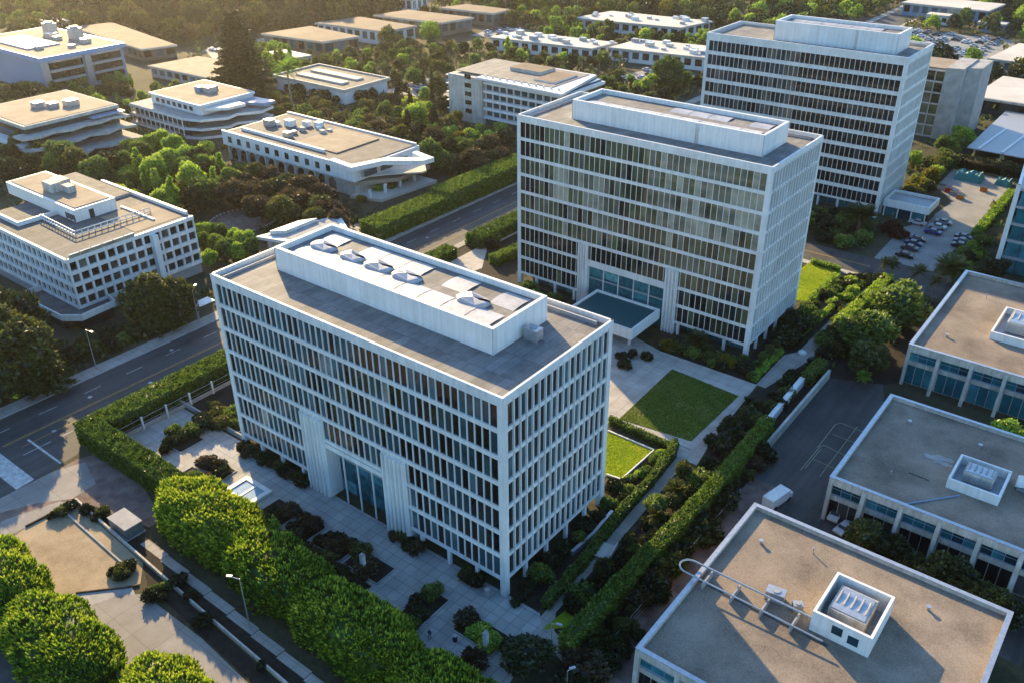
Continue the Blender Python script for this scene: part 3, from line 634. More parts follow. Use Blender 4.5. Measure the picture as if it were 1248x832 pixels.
m = MB(); m.box(-125.0, -121.6, 5.4, 13.0, 0, 2.68); m.box(-140.6, -125.01, 3.2, 7.0, 0, 2.68); m.make('ground_floor_glazing', M['glassC'], D)
m = MB(); m.box(-125.1, -123.6, 27, 28.4, 0, 14); m.make('stair_fin', M['white'], D)
MB().box(-176, -150, 31.5, 38, 14.9, 15.5, 0, top=1).make('sunken_court', [M['concrete'], M['dark_roof']], D)
MB().box(-170, -152, 10.5, 11.0, 14.9, 15.9).make('terrace_wall', M['paint'], D); MB().box(-152.5, -152, 11, 20, 14.9, 15.9).make('terrace_wall', M['paint'], D)
for k in range(5): MB().box(-147.8 + k * .9, -147.2 + k * .9, 19.9, 20, 15.1 + .2 * (k % 2), 16.6, 0, .3).make('vent', M['dark'], D)
MB().box(-143.5, -143.4, 23.5, 24.7, 14.95, 17.0).make('door', M['dark'], D)
for k in range(6): MB().box(-125.6, -125.1, 8.2 + k * 2.6, 10.6 + k * 2.6, 14.72, 15.7, 0, .95).make('glass_guard', M['glassB'], D)  # palest glass tint stands in for a warm reflection on the guard
r = thing('roof_equipment', 'jumble of pale plant boxes on the roof of the punched window block', 'air handler', (-158, 28, 18.1))
for k, (xx, yy, s, h) in enumerate(((-160, 24, 2.2, 2.2), (-156, 26, 1.6, 1.6), (-163, 27.5, 2.4, 1.4))):
    MB().box(xx - s, xx + s, yy - s * .6, yy + s * .6, 18.1, 18.1 + h).make('cabinet', M['cream'], r)

def zig(x, ya, yb, n, amp, back):
    pts = [(x + (amp if i % 2 else 0) + random.uniform(-.4, .4), ya + (yb - ya) * i / n) for i in range(n + 1)]
    return [(back, ya)] + pts + [(back, yb)]
# terraced block at the left edge
J = thing('terraced_block', 'low block with wavy pale balconies and tan roof at the picture edge', 'office building', (-253, 73, 0))
MB().box(-276, -242.5, 56.5, 89, 0, 10.9).make('wall', M['glassC'], J)
MB().box(-277, -242, 56, 89.5, 10.9, 12.0).make('roof_edge', M['cream'], J)
MB().box(-276, -243, 57, 88.7, 12.0, 12.15).make('roof', M['tan_roof'], J)
for z, x, am in ((1.9, -233, 3.6), (5.4, -236, 2.6), (8.4, -238.5, 1.8)):
    MB().prism(zig(x, 53 - (8 - z) * .3, 90, 7, am, -245), z, z + .8, 0, top=1).make('balcony', [M['cream'], M['concrete']], J)
MB().box(-275, -240, 52.6, 56.4, 5.4, 6.5).make('balcony', M['white'], J)
MB().box(-242.4, -239.2, 78, 90, 9.8, 10.3).make('canopy', M['blue'], J)
r = thing('roof_equipment', 'grey roof boxes on the tan roof of the wavy balcony block', 'air handler', (-257, 74, 12.2))
for xx, yy, s in ((-261, 71, 1.8), (-257, 74, 1.5), (-254, 79, 2.0), (-258, 81, 1.2)):
    MB().box(xx - s, xx + s, yy - s, yy + s, 12.15, 12.15 + s).make('cabinet', M['metal'], r)
# second terraced block
K = thing('terraced_block', 'white terraced block with angular stepped balconies below the tall conifer', 'office building', (-232, 116, 0))
MB().box(-256, -222, 103, 130, 0, 6.6).make('lower_wall', M['glassC'], K)
MB().box(-250, -220, 107, 130, 7.7, 10.6).make('upper_wall', M['white'], K)
MB().box(-250.3, -219.5, 106.5, 130.4, 10.6, 11.5).make('roof_edge', M['white'], K)
MB().box(-249.6, -220.3, 107.2, 129.7, 11.5, 11.62).make('roof', M['tan_roof'], K)
for i in range(7): MB().face([(-247 + i * 3.4, 106.95, 8.6), (-244.9 + i * 3.4, 106.95, 8.6), (-244.9 + i * 3.4, 106.95, 10.1), (-247 + i * 3.4, 106.95, 10.1)], 0, random.random()).make('window', M['glassC'], K)
for z, e in ((0.2, 0), (3.3, .8), (6.6, 1.4)):
    MB().prism([(-257, 101 + e * .5), (-224, 101 + e * .5), (-218 + e, 104), (-213 + e, 112), (-214.5 + e, 117), (-210 + e, 124), (-212 + e, 131), (-257, 131)], z, z + .9, 0, top=1).make('balcony', [M['white'], M['concrete']], K)
for i in range(12): MB().box(-256 + i * 2.9, -255.75 + i * 2.9, 101.4, 101.7, 0, 6.6).make('column', M['white'], K)
MB().prism([(-219.3, 108), (-213.5, 114), (-213, 121), (-219.3, 121)], 9.2, 10.2).make('balcony', M['white'], K)
MB().prism([(-219.3, 122), (-209, 126), (-209, 131), (-219.3, 130)], 8.7, 9.7).make('balcony', M['blue'], K)
r = thing('roof_equipment', 'dark and white roof boxes on the stepped white block', 'air handler', (-234, 120, 11.7))
for xx, yy, s in ((-236, 119, 1.6), (-232, 120, 1.8), (-234, 123, 1.2)): MB().box(xx - s, xx + s, yy - s, yy + s, 11.62, 11.62 + s * 1.1).make('cabinet', M['blue'] if xx < -233 else M['metal'], r)
# arched block with prow terrace
Lb = thing('arched_block', 'long white building with arched ground floor windows and a pointed roof prow', 'museum building', (-160, 107, 0))
MB().box(-193, -133, 97.6, 124, 0, 5.0).make('lower_wall', M['cream'], Lb)
MB().box(-194, -132, 96.6, 124.5, 5.0, 9.0).make('upper_wall', M['paint'], Lb)
for i in range(11):
    xx = -191 + i * 4.7
    MB().face([(xx, 96.54, 6.2), (xx + 1.9, 96.54, 6.2), (xx + 1.9, 96.54, 8.2), (xx, 96.54, 8.2)], 0, random.random()).make('window', M['glassC'], Lb)
    pts = [(xx - .5, 97.55, .4), (xx + 2.7, 97.55, .4)] + [(xx + 1.1 + 1.6 * math.cos(g), 97.55, 2.6 + 1.6 * math.sin(g)) for g in [k * math.pi / 8 for k in range(9)]]
    MB().face(pts, 0, random.random()).make('arched_window', M['glassC'], Lb)
    MB().box(xx - 1.4, xx - .8, 96.9, 97.58, 0, 4.98).make('pier', M['cream'], Lb)
MB().box(-193, -133, 97.5, 123.6, 9.0, 9.25).make('roof', M['dark_roof'], Lb)
m = MB(); m.box(-194, -133, 96.6, 97.3, 9.0, 9.7); m.box(-190, -150, 101.4, 102, 9.25, 10.2); m.box(-194, -133, 123.8, 124.5, 9, 9.7); m.make('parapet', M['paint'], Lb)
MB().box(-165, -146, 103, 121, 9.25, 9.6).make('upper_roof', M['tan_roof'], Lb)
m = MB(); m.prism([(-142, 96.4), (-131.5, 95.4), (-128.5, 105.5), (-119, 112.5), (-118.5, 116.5), (-127, 118), (-127, 116), (-121.5, 114.5), (-130.5, 107), (-133.5, 97.5), (-142, 98.4)], 8.6, 10.0).make('prow', M['paint'], Lb)
MB().prism([(-133, 98), (-127.5, 106), (-120.5, 113.2), (-120.5, 115), (-127, 121), (-133, 121)], 5.6, 6.0).make('terrace', M['pale_roof'], Lb)
MB().prism([(-134, 96), (-125.5, 108), (-125.5, 122), (-134, 122)], 3.5, 4.6).make('canopy', M['tan_roof'], Lb)
MB().prism([(-134, 96), (-124, 99), (-122, 121), (-134, 121)], 0, .9).make('terrace_base', M['pale_roof'], Lb)
for i in range(4): MB().box(-127.6, -126.9, 97.5 + i * 6.2, 98.2 + i * 6.2, .9, 3.5).make('column', M['paint'], Lb)
for i in range(3): MB().box(-130.05, -130, 99 + i * 6.5, 104 + i * 6.5, 6.4, 8.2, 0, random.random()).make('window', M['glassC'], Lb)
r = thing('roof_equipment', 'cluttered pale plant boxes on the arched building roof', 'air handler', (-170, 112, 9.3))
for k in range(12):
    xx, yy, s = random.uniform(-187, -162), random.uniform(104, 120), random.uniform(.7, 1.7)
    MB().box(xx - s, xx + s, yy - s * .8, yy + s * .8, 9.25, 9.25 + s * 1.3).make('cabinet', M[random.choice(['cream', 'metal', 'paint'])], r)
# white box museum
Mb = thing('museum_box', 'plain windowless white box building with skylit flat roof beside a palm', 'museum building', (-231, 178, 0))
MB().box(-253, -211.5, 166.5, 190, 0, 5.0).make('wall', M['paint'], Mb)
m = MB(); m.box(-254, -210.5, 165.5, 166.3, 5, 6.2); m.box(-254, -210.5, 190.2, 191, 5, 6.2); m.box(-254, -253.2, 166.302, 190.198, 5, 6.2); m.box(-211.3, -210.5, 166.302, 190.198, 5, 6.2); m.make('parapet', M['cream'], Mb)
MB().box(-253.2, -211.3, 166.3, 190.2, 4.98, 5.6).make('roof', M['dark_roof'], Mb)
for yy in (172, 180): MB().box(-247, -219, yy, yy + 4, 5.6, 6.3).make('skylight', M['pale_roof'], Mb)
# pale mid-rise with balconies
Nb = thing('apartment_block', 'pale five storey block with thin balcony slabs on its end and brown roof panels', 'apartment building', (-138, 188, 0))
MB().box(-166, -150, 177, 204, 0, 16.6).make('end_wall', M['cream'], Nb)
MB().box(-150, -116, 179, 203, 0, 16.4).make('wall', M['glassA'], Nb)
for k in range(5):
    z = 2.4 + k * 3.1
    MB().box(-149.99, -114.5, 177.6, 203.4, z, z + .95).make('slab_band', M['white'], Nb)
    for i in range(11): MB().box(-149.5 + i * 3.2, -149.2 + i * 3.2, 178.2, 178.9, z + .95, z + 3.1).make('pier', M['white'], Nb)
    MB().box(-170, -166.01, 180, 190, z, z + .3).make('balcony', M['paint'], Nb)
    MB().face([(-158, 176.95, z + 1), (-155, 176.95, z + 1), (-155, 176.95, z + 2.6), (-158, 176.95, z + 2.6)], 0, .2).make('window', M['glassC'], Nb)
MB().prism([(-152, 176.5), (-113.5, 174.8), (-119, 204.5), (-152, 204.5)], 16.41, 17.2).make('roof_edge', M['white'], Nb)
MB().box(-165, -121, 180, 203, 17.21, 17.4).make('roof', M['roofA'], Nb)
MB().box(-148, -134, 191, 200, 17.4, 18.6, 0, top=1).make('penthouse', [M['cream'], M['brown_roof']], Nb)
MB().box(-132, -123, 184, 198, 17.4, 17.9, 0, top=1).make('roof_panel', [M['white'], M['brown_roof']], Nb)
# long office at upper left
O = thing('office_block', 'grey office block with blue fascia and sunken roof court at the upper picture edge', 'office building', (-345, 120, 0))
MB().box(-385, -322, 104, 140, 0, 13.4).make('wall', M['blue'], O)
MB().box(-386, -321, 103, 141, 13.4, 15.2).make('fascia', M['fascia'], O)
MB().box(-385, -322, 104, 140, 15.2, 15.3).make('roof', M['tan_roof'], O)
MB().box(-372, -340, 108, 122, 15.31, 15.9, 0, top=1).make('roof_court', [M['fascia'], M['blue']], O)
for xx, yy, s_ in ((-358, 128, 2), (-351, 127, 1.5), (-335, 131, 1.8), (-330, 122, 1.2), (-338, 112, 1.4)): MB().box(xx - s_, xx + s_, yy - s_, yy + s_, 15.3, 15.3 + s_).make('roof_unit', M['metal'], O)

for k in range(3):
    z = 2.0 + k * 3.9
    for j, (ya, yb) in enumerate(((106.5, 121), (125, 138.5))):
        MB().box(-321.99, -321.6, ya, yb, z, z + 2.7, 0, .1 + .1 * k).make('window_band', M['glassC'], O)
        MB().box(-322, -321.2, ya, yb, z + 2.7, z + 3.5).make('spandrel', M['metal'], O)
MB().box(-322, -320.6, 121.6, 124.4, 0, 13.3).make('stair_fin', M['metal'], O)
MB().box(-322, -320.9, 103.5, 106, 0, 13.3).make('corner_pier', M['metal'], O)
for xx, yy, nm in ((-366, 132, 'square grey cooling tower on the blue fascia block, further from the street'), (-346, 133, 'square grey cooling tower on the blue fascia block, nearer the street')):
    r = thing('cooling_tower', nm, 'cooling tower', (xx, yy, 15.3))
    MB().box(xx - 2.6, xx + 2.6, yy - 2.2, yy + 2.2, 15.3, 20).make('housing', M['metal'], r); MB().tube((xx, yy, 20), (xx, yy, 20.7), 1.8, n=12).make('fan_cowl', M['steel'], r)
# right-edge glass building
H = thing('glass_building', 'blue green glass building with white edge frame at the picture edge by the parking lot', 'office building', (40, 195, 0))
hx = lambda y: 28.9 - (y - 155.4) * .122
g = MB(); fr = MB()
for k in range(5):
    z = 0.3 + k * 4.2
    for i in range(16):
        a, b = 155.8 + i * 5, 155.8 + i * 5 + 4.8
        MB_ = g.face([(hx(a) + .5, b, z), (hx(a) + .5, a, z), (hx(a) + .5, a, z + 3.5), (hx(a) + .5, b, z + 3.5)], 0, random.random())
        g.face([(hx(155) + .8 + i * 3, 155.7, z), (hx(155) + 3.6 + i * 3, 155.7, z), (hx(155) + 3.6 + i * 3, 155.7, z + 3.5), (hx(155) + .8 + i * 3, 155.7, z + 3.5)], 0, random.random())
    fr.prism([(hx(155) + .2, 155.4), (80, 155.4), (80, 238), (hx(238) + .2, 238)], z + 3.5, z + 4.15)
g.make('glazing', M['teal'], H); fr.make('floor_band', M['steel'], H)
MB().prism([(hx(155) + 1.2, 156), (80, 156), (80, 238), (hx(238) + 1.2, 238)], 0, 21).make('core', M['dark'], H)
m = MB(); m.tube((hx(155.4) - .1, 155.3, 0), (hx(155.4) - .1, 155.3, 22), .5, n=4); m.prism([(hx(155) - .4, 155.0), (hx(155) + .3, 155.0), (hx(238) + .3, 238), (hx(238) - .4, 238)], 21.2, 22); m.make('edge_frame', M['paint'], H)
# gridded slab tower behind the far tower
I = thing('slab_tower', 'beige tower with a gridded glass face between plain concrete fins behind the tallest office', 'tower', (-12, 265, 0))
MB().box(-30, -14.6, 258.4, 275, 0, 22.5).make('wall', M['dark'], I)
for k in range(6):
    for i in range(5):
        MB().face([(-29.5 + i * 3, 258.3, .6 + k * 3.7), (-26.8 + i * 3, 258.3, .6 + k * 3.7), (-26.8 + i * 3, 258.3, 3.9 + k * 3.7), (-29.5 + i * 3, 258.3, 3.9 + k * 3.7)], 0, random.random()).make('window', M['glassB'], I)
m = MB()
for k in range(7): m.box(-30, -14.62, 257.9, 258.4, k * 3.7, .5 + k * 3.7)
for i in range(6): m.box(-30 + i * 3, -29.7 + i * 3, 257.8, 258.39, 0, 22.5)
m.make('window_grid', M['cream'], I)
MB().prism([(-14.6, 256.5), (-9.3, 257.5), (-9.3, 276), (-14.6, 276)], 0, 24).make('fin_wall', M['concrete'], I)
MB().prism([(-9.2, 262), (-5, 264), (-5, 279), (-9.2, 279)], 0, 23.6).make('fin_wall', M['concrete'], I)
MB().box(-29.8, -9.4, 259, 274.8, 22.6, 23.2).make('roof', M['tan_roof'], I)
# sheds and flat roofs further out
def shed(name, label, poly, z, roof, wall='cream', eave=.8, group=None, cat='building', bays=10, wins='glassA'):
    cx, cy = sum(p[0] for p in poly) / len(poly), sum(p[1] for p in poly) / len(poly)
    r = thing(name, label, cat, (cx, cy, 0), group)
    inn = [(cx + (p[0] - cx) * .96, cy + (p[1] - cy) * .94) for p in poly]
    MB().prism(inn, 0, z - .9).make('wall', M[wall], r)
    MB().prism(poly, z - .898, z - .1, 0).make('roof_edge', M['cream'], r)
    MB().prism([(cx + (p[0] - cx) * .985, cy + (p[1] - cy) * .975) for p in poly], z - .098, z).make('roof', M[roof], r)
    # window openings along the two sides that face the street
    for k in (0, 1):
        a, b = inn[k], inn[(k + 1) % len(inn)]
        dx, dy = b[0] - a[0], b[1] - a[1]; ln = math.hypot(dx, dy); nx_, ny_ = dy / ln, -dx / ln
        n = max(3, int(ln / 5))
        for i in range(n):
            u0, u1 = (i + .18) / n, (i + .82) / n
            p = [(a[0] + dx * u + nx_ * .06, a[1] + dy * u + ny_ * .06) for u in (u0, u1)]
            MB().face([(*p[0], z * .3), (*p[1], z * .3), (*p[1], z - 1.3), (*p[0], z - 1.3)], 0, random.random()).make('window', M[wins], r)
    return r
shed('low_hall', 'low tan hipped hall between the blue fascia block and the tall conifer', [(-317, 147), (-273, 149), (-276, 176), (-315, 172)], 5, 'tan_roof')
shed('long_shed', 'brown roofed shed behind the white box museum, nearest of the brown roofs', [(-325, 216), (-284, 220), (-279, 240), (-320, 244)], 7, 'brown_roof', 'brown_roof', group='brown roofed sheds')
shed('long_shed', 'brown roofed shed with a white end wall, second in the stepped row', [(-325, 251), (-278, 255), (-275, 276), (-318, 277)], 7, 'brown_roof', 'paint', group='brown roofed sheds')
shed('long_shed', 'brown roofed shed third in the stepped row, small gable notch in its eave', [(-316, 285), (-270, 289), (-266, 311), (-312, 308)], 7, 'brown_roof', 'brown_roof', group='brown roofed sheds')
shed('long_shed', 'brown roofed shed farthest along the stepped row', [(-302, 323), (-265, 326), (-264, 342), (-297, 341)], 7, 'brown_roof', 'brown_roof', group='brown roofed sheds')
shed('white_shed', 'small flat shed with a bright white roof near the lone palm', [(-301, 198), (-279, 198), (-277, 207), (-297, 208)], 4, 'pale_roof', 'paint')
shed('low_hall', 'thin blue roofed hall beyond the cooling towers', [(-428, 172), (-345, 162), (-340, 178), (-420, 192)], 6, 'brown_roof', 'brown_roof')
def long_white(label, poly, z):
    r = shed('warehouse', label, poly, z, 'pale_roof', 'paint', group='long pale warehouse roofs', cat='warehouse', wins='glassC')
    a, b, d = Vector(poly[0]), Vector(poly[1]), Vector(poly[3])
    for i in range(14):
        u, v = (i + random.uniform(.2, .8)) / 14, random.choice((.25, .5, .75)) + random.uniform(-.08, .08)
        p = a + (b - a) * u + (d - a) * v; s = random.uniform(.8, 1.8)
        MB().box(p.x - s, p.x + s, p.y - s * .8, p.y + s * .8, z + .002, z + s * 1.0).make('roof_unit', M[random.choice(['steel', 'paint', 'metal'])], r)
long_white('pale warehouse farthest back with bluish end, behind the other two', [(-226, 345), (-165, 354), (-160, 380), (-220, 375)], 6)
long_white('pale warehouse with a curved tan end just behind the apartment block trees', [(-230, 279), (-174, 286), (-172, 305), (-228, 299)], 6)
long_white('pale warehouse running behind the tallest office tower', [(-170, 293), (-118, 300), (-118, 325), (-168, 318)], 6)
shed('warehouse', 'white flat roofed hall at the top picture edge above the parked cars', [(-97, 488), (-50, 486), (-48, 515), (-95, 517)], 7, 'pale_roof', 'blue', cat='warehouse')
shed('flat_hall', 'white flat roof with a dark opening at the picture edge, farther one', [(-24, 370), (10, 368), (14, 410), (-20, 412)], 6, 'pale_roof', 'cream')
shed('flat_hall', 'white flat roof with a long window strip at the picture edge, nearer one', [(-13, 299), (24, 298), (26, 336), (-11, 340)], 6, 'pale_roof', 'dark', wins='glassC')
shed('pale_hut', 'pale blue hut beyond the tallest tower by the tree belt', [(-50, 462), (-36, 462), (-36, 470), (-50, 470)], 5, 'pale_roof', 'blue')
shed('white_shed', 'white gabled hut among trees beyond the tallest tower roof', [(-78, 470), (-66, 470), (-66, 478), (-78, 478)], 5, 'pale_roof', 'paint')
shed('white_shed', 'small bright roof glimpsed above the dark forest at the top picture edge', [(-345, 330), (-330, 330), (-328, 342), (-343, 342)], 8, 'pale_roof', 'paint')
shed('white_shed', 'white house half hidden by hazy trees near the upper picture corner', [(-455, 168), (-440, 166), (-438, 178), (-452, 180)], 7, 'pale_roof', 'paint')
R = thing('carport', 'dark carport roof with white diagonal beams beyond the parking lot', 'carport', (10, 268, 0))
MB().prism([(0, 243), (40, 241), (42, 296), (0, 297)], 2.7, 3.0).make('roof', M['steel'], R)
for i in range(5): MB().prism([(3 + i * 7, 243.5), (3.8 + i * 7, 243.5), (5.8 + i * 7, 272), (5 + i * 7, 272)], 3.01, 3.3).make('beam', M['paint'], R)
for i in range(5): MB().box(2 + i * 8, 2.5 + i * 8, 244, 244.5, 0, 2.7).make('column', M['white'], R)
# small flat roof just beyond the nearest tower
S = thing('pavilion', 'low flat roofed pavilion with white rim behind the nearest tower roof', 'pavilion', (-112, 64, 0))
MB().prism([(-123, 54), (-103, 60), (-99, 66), (-117, 77)], 4.2, 5.0).make('roof_edge', M['white'], S)
MB().prism([(-121.5, 56), (-104, 61), (-101, 66), (-117, 75)], 5.002, 5.1).make('roof', M['concrete'], S)
MB().prism([(-121.5, 56), (-104, 61), (-101, 66), (-117, 75)], 0, 4.19).make('wall', M['cream'], S)
MB().prism([(-121, 56.9), (-118, 59.5), (-118, 70), (-120.5, 66)], 5.102, 6.0).make('roof_curb', M['paint'], S)
# ------------------------------------------------------------------ ground, streets, paving
sheet('ground', rect(-5000, 5000, -5000, 5000), 0.0, M['ground'])
sheet('street', rect(-102, -86.6, -500, 1500), 0.012, M['asphalt'])
sheet('cross_street', [(-86.55, -52), (-78.8, -34), (-78.8, -46), (-40, -47.5), (20, -47.5), (20, -62), (-86.55, -62)], 0.010, M['asphalt'])
sheet('street_bay', [(-86.58, -34), (-79.0, -33), (-79.0, -27.6), (-80.2, -19), (-84, -15), (-86.58, 5)], 0.011, M['asphalt'])
def kerb(name, pts, w, z, m): 
    mb = MB()
    for p, q in zip(pts, pts[1:]):
        dx, dy = q[0] - p[0], q[1] - p[1]; l = math.hypot(dx, dy); nx_, ny_ = -dy / l * w, dx / l * w
        mb.prism([p, q, (q[0] + nx_, q[1] + ny_), (p[0] + nx_, p[1] + ny_)], 0, z)
    return tag(mb.make(name, m), None, None, None, 'structure')
tag(MB().box(-105.4, -102, -300, 700, 0, .14).make('sidewalk', M['walk']), kind='structure')
tag(MB().box(-102, -101.75, -300, 700, 0, .16).make('kerb', M['concrete']), kind='structure')
tag(MB().box(-86.6, -84.4, 8, 700, 0, .14).make('sidewalk', M['walk']), kind='structure')
tag(MB().box(-78.8, 30, -46.2, -45.8, 0, .15).make('kerb', M['concrete']), kind='structure')
def marking(name, poly, m, z=0.02): return tag(MB().face([(p[0], p[1], z) for p in poly]).make(name, M[m]), kind='structure')
for x in (-93.1, -92.75): marking('road_line', rect(x, x + .16, -26, 400), 'line_y')
marking('road_line', rect(-90.1, -89.95, -24, 400), 'line_y')
for i in range(40): marking('lane_dash', rect(-97.6, -97.45, -26 + i * 9, -22.5 + i * 9), 'line_w')
for i in range(3): marking('lane_dash', rect(-87.6, -87.45, -25 + i * 7, -20 + i * 7), 'line_w')
marking('crosswalk', [(-101, -27.2), (-79.4, -27.2), (-79.1, -30.4), (-101, -30.4)], 'line_w', .024)
marking('stop_line', rect(-91.5, -80, -22.4, -22.0), 'line_w', .018)
# corner plaza, flagstones and the sloping bed at the near left
sheet('corner_paving', [(-79.0, -45.8), (-79.0, -27.6), (-78.8, -20), (-76, -13.2), (-53.3, -20), (-53.3, -23), (-64, -24.5), (-68, -25.7), (-68.5, -34), (-63.5, -45.8)], .03, M['flag'])
sheet('corner_path', [(-78.9, -24), (-77, -19.5), (-70, -21.5), (-69.5, -26), (-73, -30), (-76, -36), (-79, -36)], .036, M['drive'])
sheet('corner_apron', [(-70.5, -27.5), (-68.6, -27.0), (-68.8, -36), (-66.5, -45.7), (-74, -45.7), (-73, -35)], .038, M['drive'])
sheet('gravel_bed', [(-68.3, -26.2), (-47.0, -27.3), (-43.5, -30), (-49, -36.5), (-55, -42), (-67, -42), (-68.6, -34)], .05, M['bed'])
tag(MB().prism([(-66.9, -28.3), (-48, -29.2), (-48, -29.45), (-66.9, -28.6)], 0, .28).make('bed_edging', M['concrete']), kind='structure')
tag(MB().prism([(-68.9, -34), (-68.6, -28.2), (-68.3, -28.2), (-68.6, -34)], 0, .3).make('bed_edging', M['soil']), kind='structure')
arc = [(-49.2 + 0.0, -36.6), (-46.8, -34.0), (-44.6, -31.8), (-43.4, -30.2)]
mb = MB()
for p, q in zip(arc, arc[1:]): mb.tube((*p, .12), (*q, .12), .16, n=6)
tag(mb.make('bed_edging', M['bark']), kind='structure')
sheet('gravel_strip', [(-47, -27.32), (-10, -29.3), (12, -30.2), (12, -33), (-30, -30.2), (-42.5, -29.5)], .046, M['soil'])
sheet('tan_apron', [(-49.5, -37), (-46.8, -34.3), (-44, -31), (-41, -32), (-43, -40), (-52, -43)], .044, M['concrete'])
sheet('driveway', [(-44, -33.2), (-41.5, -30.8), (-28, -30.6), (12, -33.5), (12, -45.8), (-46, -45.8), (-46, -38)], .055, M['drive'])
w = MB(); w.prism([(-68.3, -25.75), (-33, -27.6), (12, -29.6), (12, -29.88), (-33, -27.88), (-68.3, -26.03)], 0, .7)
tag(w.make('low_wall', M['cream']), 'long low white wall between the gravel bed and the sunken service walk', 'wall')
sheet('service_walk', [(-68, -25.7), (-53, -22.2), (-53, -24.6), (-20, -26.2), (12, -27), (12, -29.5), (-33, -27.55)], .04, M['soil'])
for i in range(9): sheet('service_slab', rect(-51 + i * 5.6, -45.52 + i * 5.6, -25.3 - i * .22, -23.9 - i * .22), .05, M['walk'])
# plaza in front of the nearest tower
sheet('plaza', [(-80, -13), (8.4, -13.2), (8.4, -.2), (5.2, 0.2), (-80, 0.2)], .02, M['paving'])
def pave(name, poly, z=.03, m='paving'): return sheet(name, poly, z, M[m])
pave('plaza_paving', [(-72, -4.6), (-58.9, -4.6), (3.5, -4.6), (8.0, -2.0), (5.5, .6), (-78, .6), (-78, -2.2)], .034)
pave('plaza_paving', rect(-53, -43.4, -13, -4.62), .032, 'pave_tan')
pave('plaza_paving', rect(-15.6, -10.2, -14.5, -4.62), .033)
pave('plaza_paving', [(-5.0, -14.5), (-5.0, -9.25), (4.7, -9.35), (4.9, -6.1), (8, -3.4), (10, -14.5)], .031)
pave('plaza_paving', rect(-5.6, -2.5, -9.2, -4.62), .0315)
pave('plaza_paving', rect(-72, -62, -13, -4.62), .0325, 'pave_tan')
pave('garden_path', [(6.0, 0), (7.8, -2.5), (18.5, -6.5), (19, -3.9), (9.0, -.8), (7.2, 2), (6.6, 20), (5.2, 44), (3.4, 44), (4.9, 20)], .026, 'walk')
pave('garden_path', [(-42, 25.4), (-62, 25.4), (-62, 44), (-74, 60), (-66, 60), (-56, 46), (-42, 46)], .024, 'pave_tan')
pave('lawn_paving', [(-42, 26), (-11.5, 26), (-11.5, 45.2), (1.6, 46.6), (3.4, 43.4), (7.2, 43.4), (6.2, 50), (4.6, 73.2), (-17, 73.2), (-42, 80)], .022, 'pave_tan')
pave('side_path', [(4.4, 73.1), (6.4, 73.1), (9.2, 88.5), (8.8, 132), (6.6, 132), (6.0, 90), (4.2, 87)], .026, 'walk')
tag(MB().box(-11.2, 4.1, 46.6, 46.9, 0, .12).make('lawn_kerb', M['concrete']), kind='structure')
sheet('lawn', [(-10.6, 47.1), (3.2, 48.9), (3.5, 67.4), (-11.4, 68.4)], .05, M['drygrass'])
sheet('lawn', [(-10, 27.5), (-3.2, 31.6), (-.9, 32.3), (-.8, 42.3), (-10.2, 42.6)], .05, M['grass'])
sheet('lawn', [(-9, 112), (-1, 112), (-.5, 133), (-9, 133)], .05, M['grass'])
sheet('lawn', [(7.5, -1.5), (11.5, 2), (12, 10), (9.5, 10), (8, 3)], .05, M['grass'])
m = MB(); m.prism([(-3.6, 31.7), (-.8, 32.1), (-.55, 42.5), (-.75, 42.5), (-1.0, 32.35), (-3.65, 31.95)], 0, .35); m.box(-10.2, -.78, 42.5, 42.75, 0, .3)
tag(m.make('lawn_edging', M['paint']), kind='structure')
sheet('side_road', [(-70, 134.6), (60, 130.6), (60, 146.8), (-70, 143.6)], .014, M['asphalt'])
for dy in (0, .35): marking('road_line', [(-40, 139.2 + dy), (4, 139.8 + dy), (4, 139.95 + dy), (-40, 139.35 + dy)], 'line_y', .022)
sheet('sidewalk', [(-12, 132.6), (10, 132.2), (11, 134.6), (-12, 134.6)], .02, M['pave_tan'])
sheet('parking_lot', [(3.0, 145.6), (17, 146.3), (18, 176), (18.6, 226), (0.5, 228), (0.8, 208), (8, 198), (6, 177), (2.5, 170)], .02, M['lot'])
for i in range(7): marking('bay_line', [(5.6, 148.5 + i * 3.6), (11, 148.2 + i * 3.6), (11, 148.32 + i * 3.6), (5.6, 148.62 + i * 3.6)], 'line_w', .026)
sheet('court', [(14.9, 46), (28.9, 46), (28.9, 74), (24, 88), (14.7, 84)], .016, M['asphalt2'])
sheet('court', [(20.8, 30.9), (28.8, 30.9), (60, 31), (60, 43.3), (28.8, 43.3), (28.8, 46), (20.8, 46)], .017, M['asphalt2'])
sheet('service_yard', [(16, -4), (22.3, -4), (22.3, 31), (20.8, 46), (16, 46)], .018, M['flag'])
def lines(pts, z=.03, w=.07):
    for p, q in zip(pts, pts[1:]):
        dx, dy = q[0] - p[0], q[1] - p[1]; l = math.hypot(dx, dy); nx_, ny_ = -dy / l * w, dx / l * w
        marking('court_line', [(p[0] - nx_, p[1] - ny_), (q[0] - nx_, q[1] - ny_), (q[0] + nx_, q[1] + ny_), (p[0] + nx_, p[1] + ny_)], 'line_p', z)
lines([(21.7, 52.8), (21.8, 61), (22.2, 62), (26.5, 61.2)], .030, .05); lines([(22.1, 53.6), (22.2, 60.6)], .031, .045)
lines([(21.6, 60.5), (21.5, 69.4), (22.2, 70.4), (28.2, 69.9)], .032, .05); lines([(22.2, 66.1), (28.2, 65.8)], .033, .045); lines([(22.1, 57.0), (28.2, 56.4)], .034, .045); lines([(24.9, 53), (24.9, 71)], .035, .045)
sheet('round_court', [(-145 + 8 * math.cos(a), 66 + 9 * math.sin(a)) for a in [i * math.pi / 12 for i in range(24)]], .02, M['flag'])
m = MB()
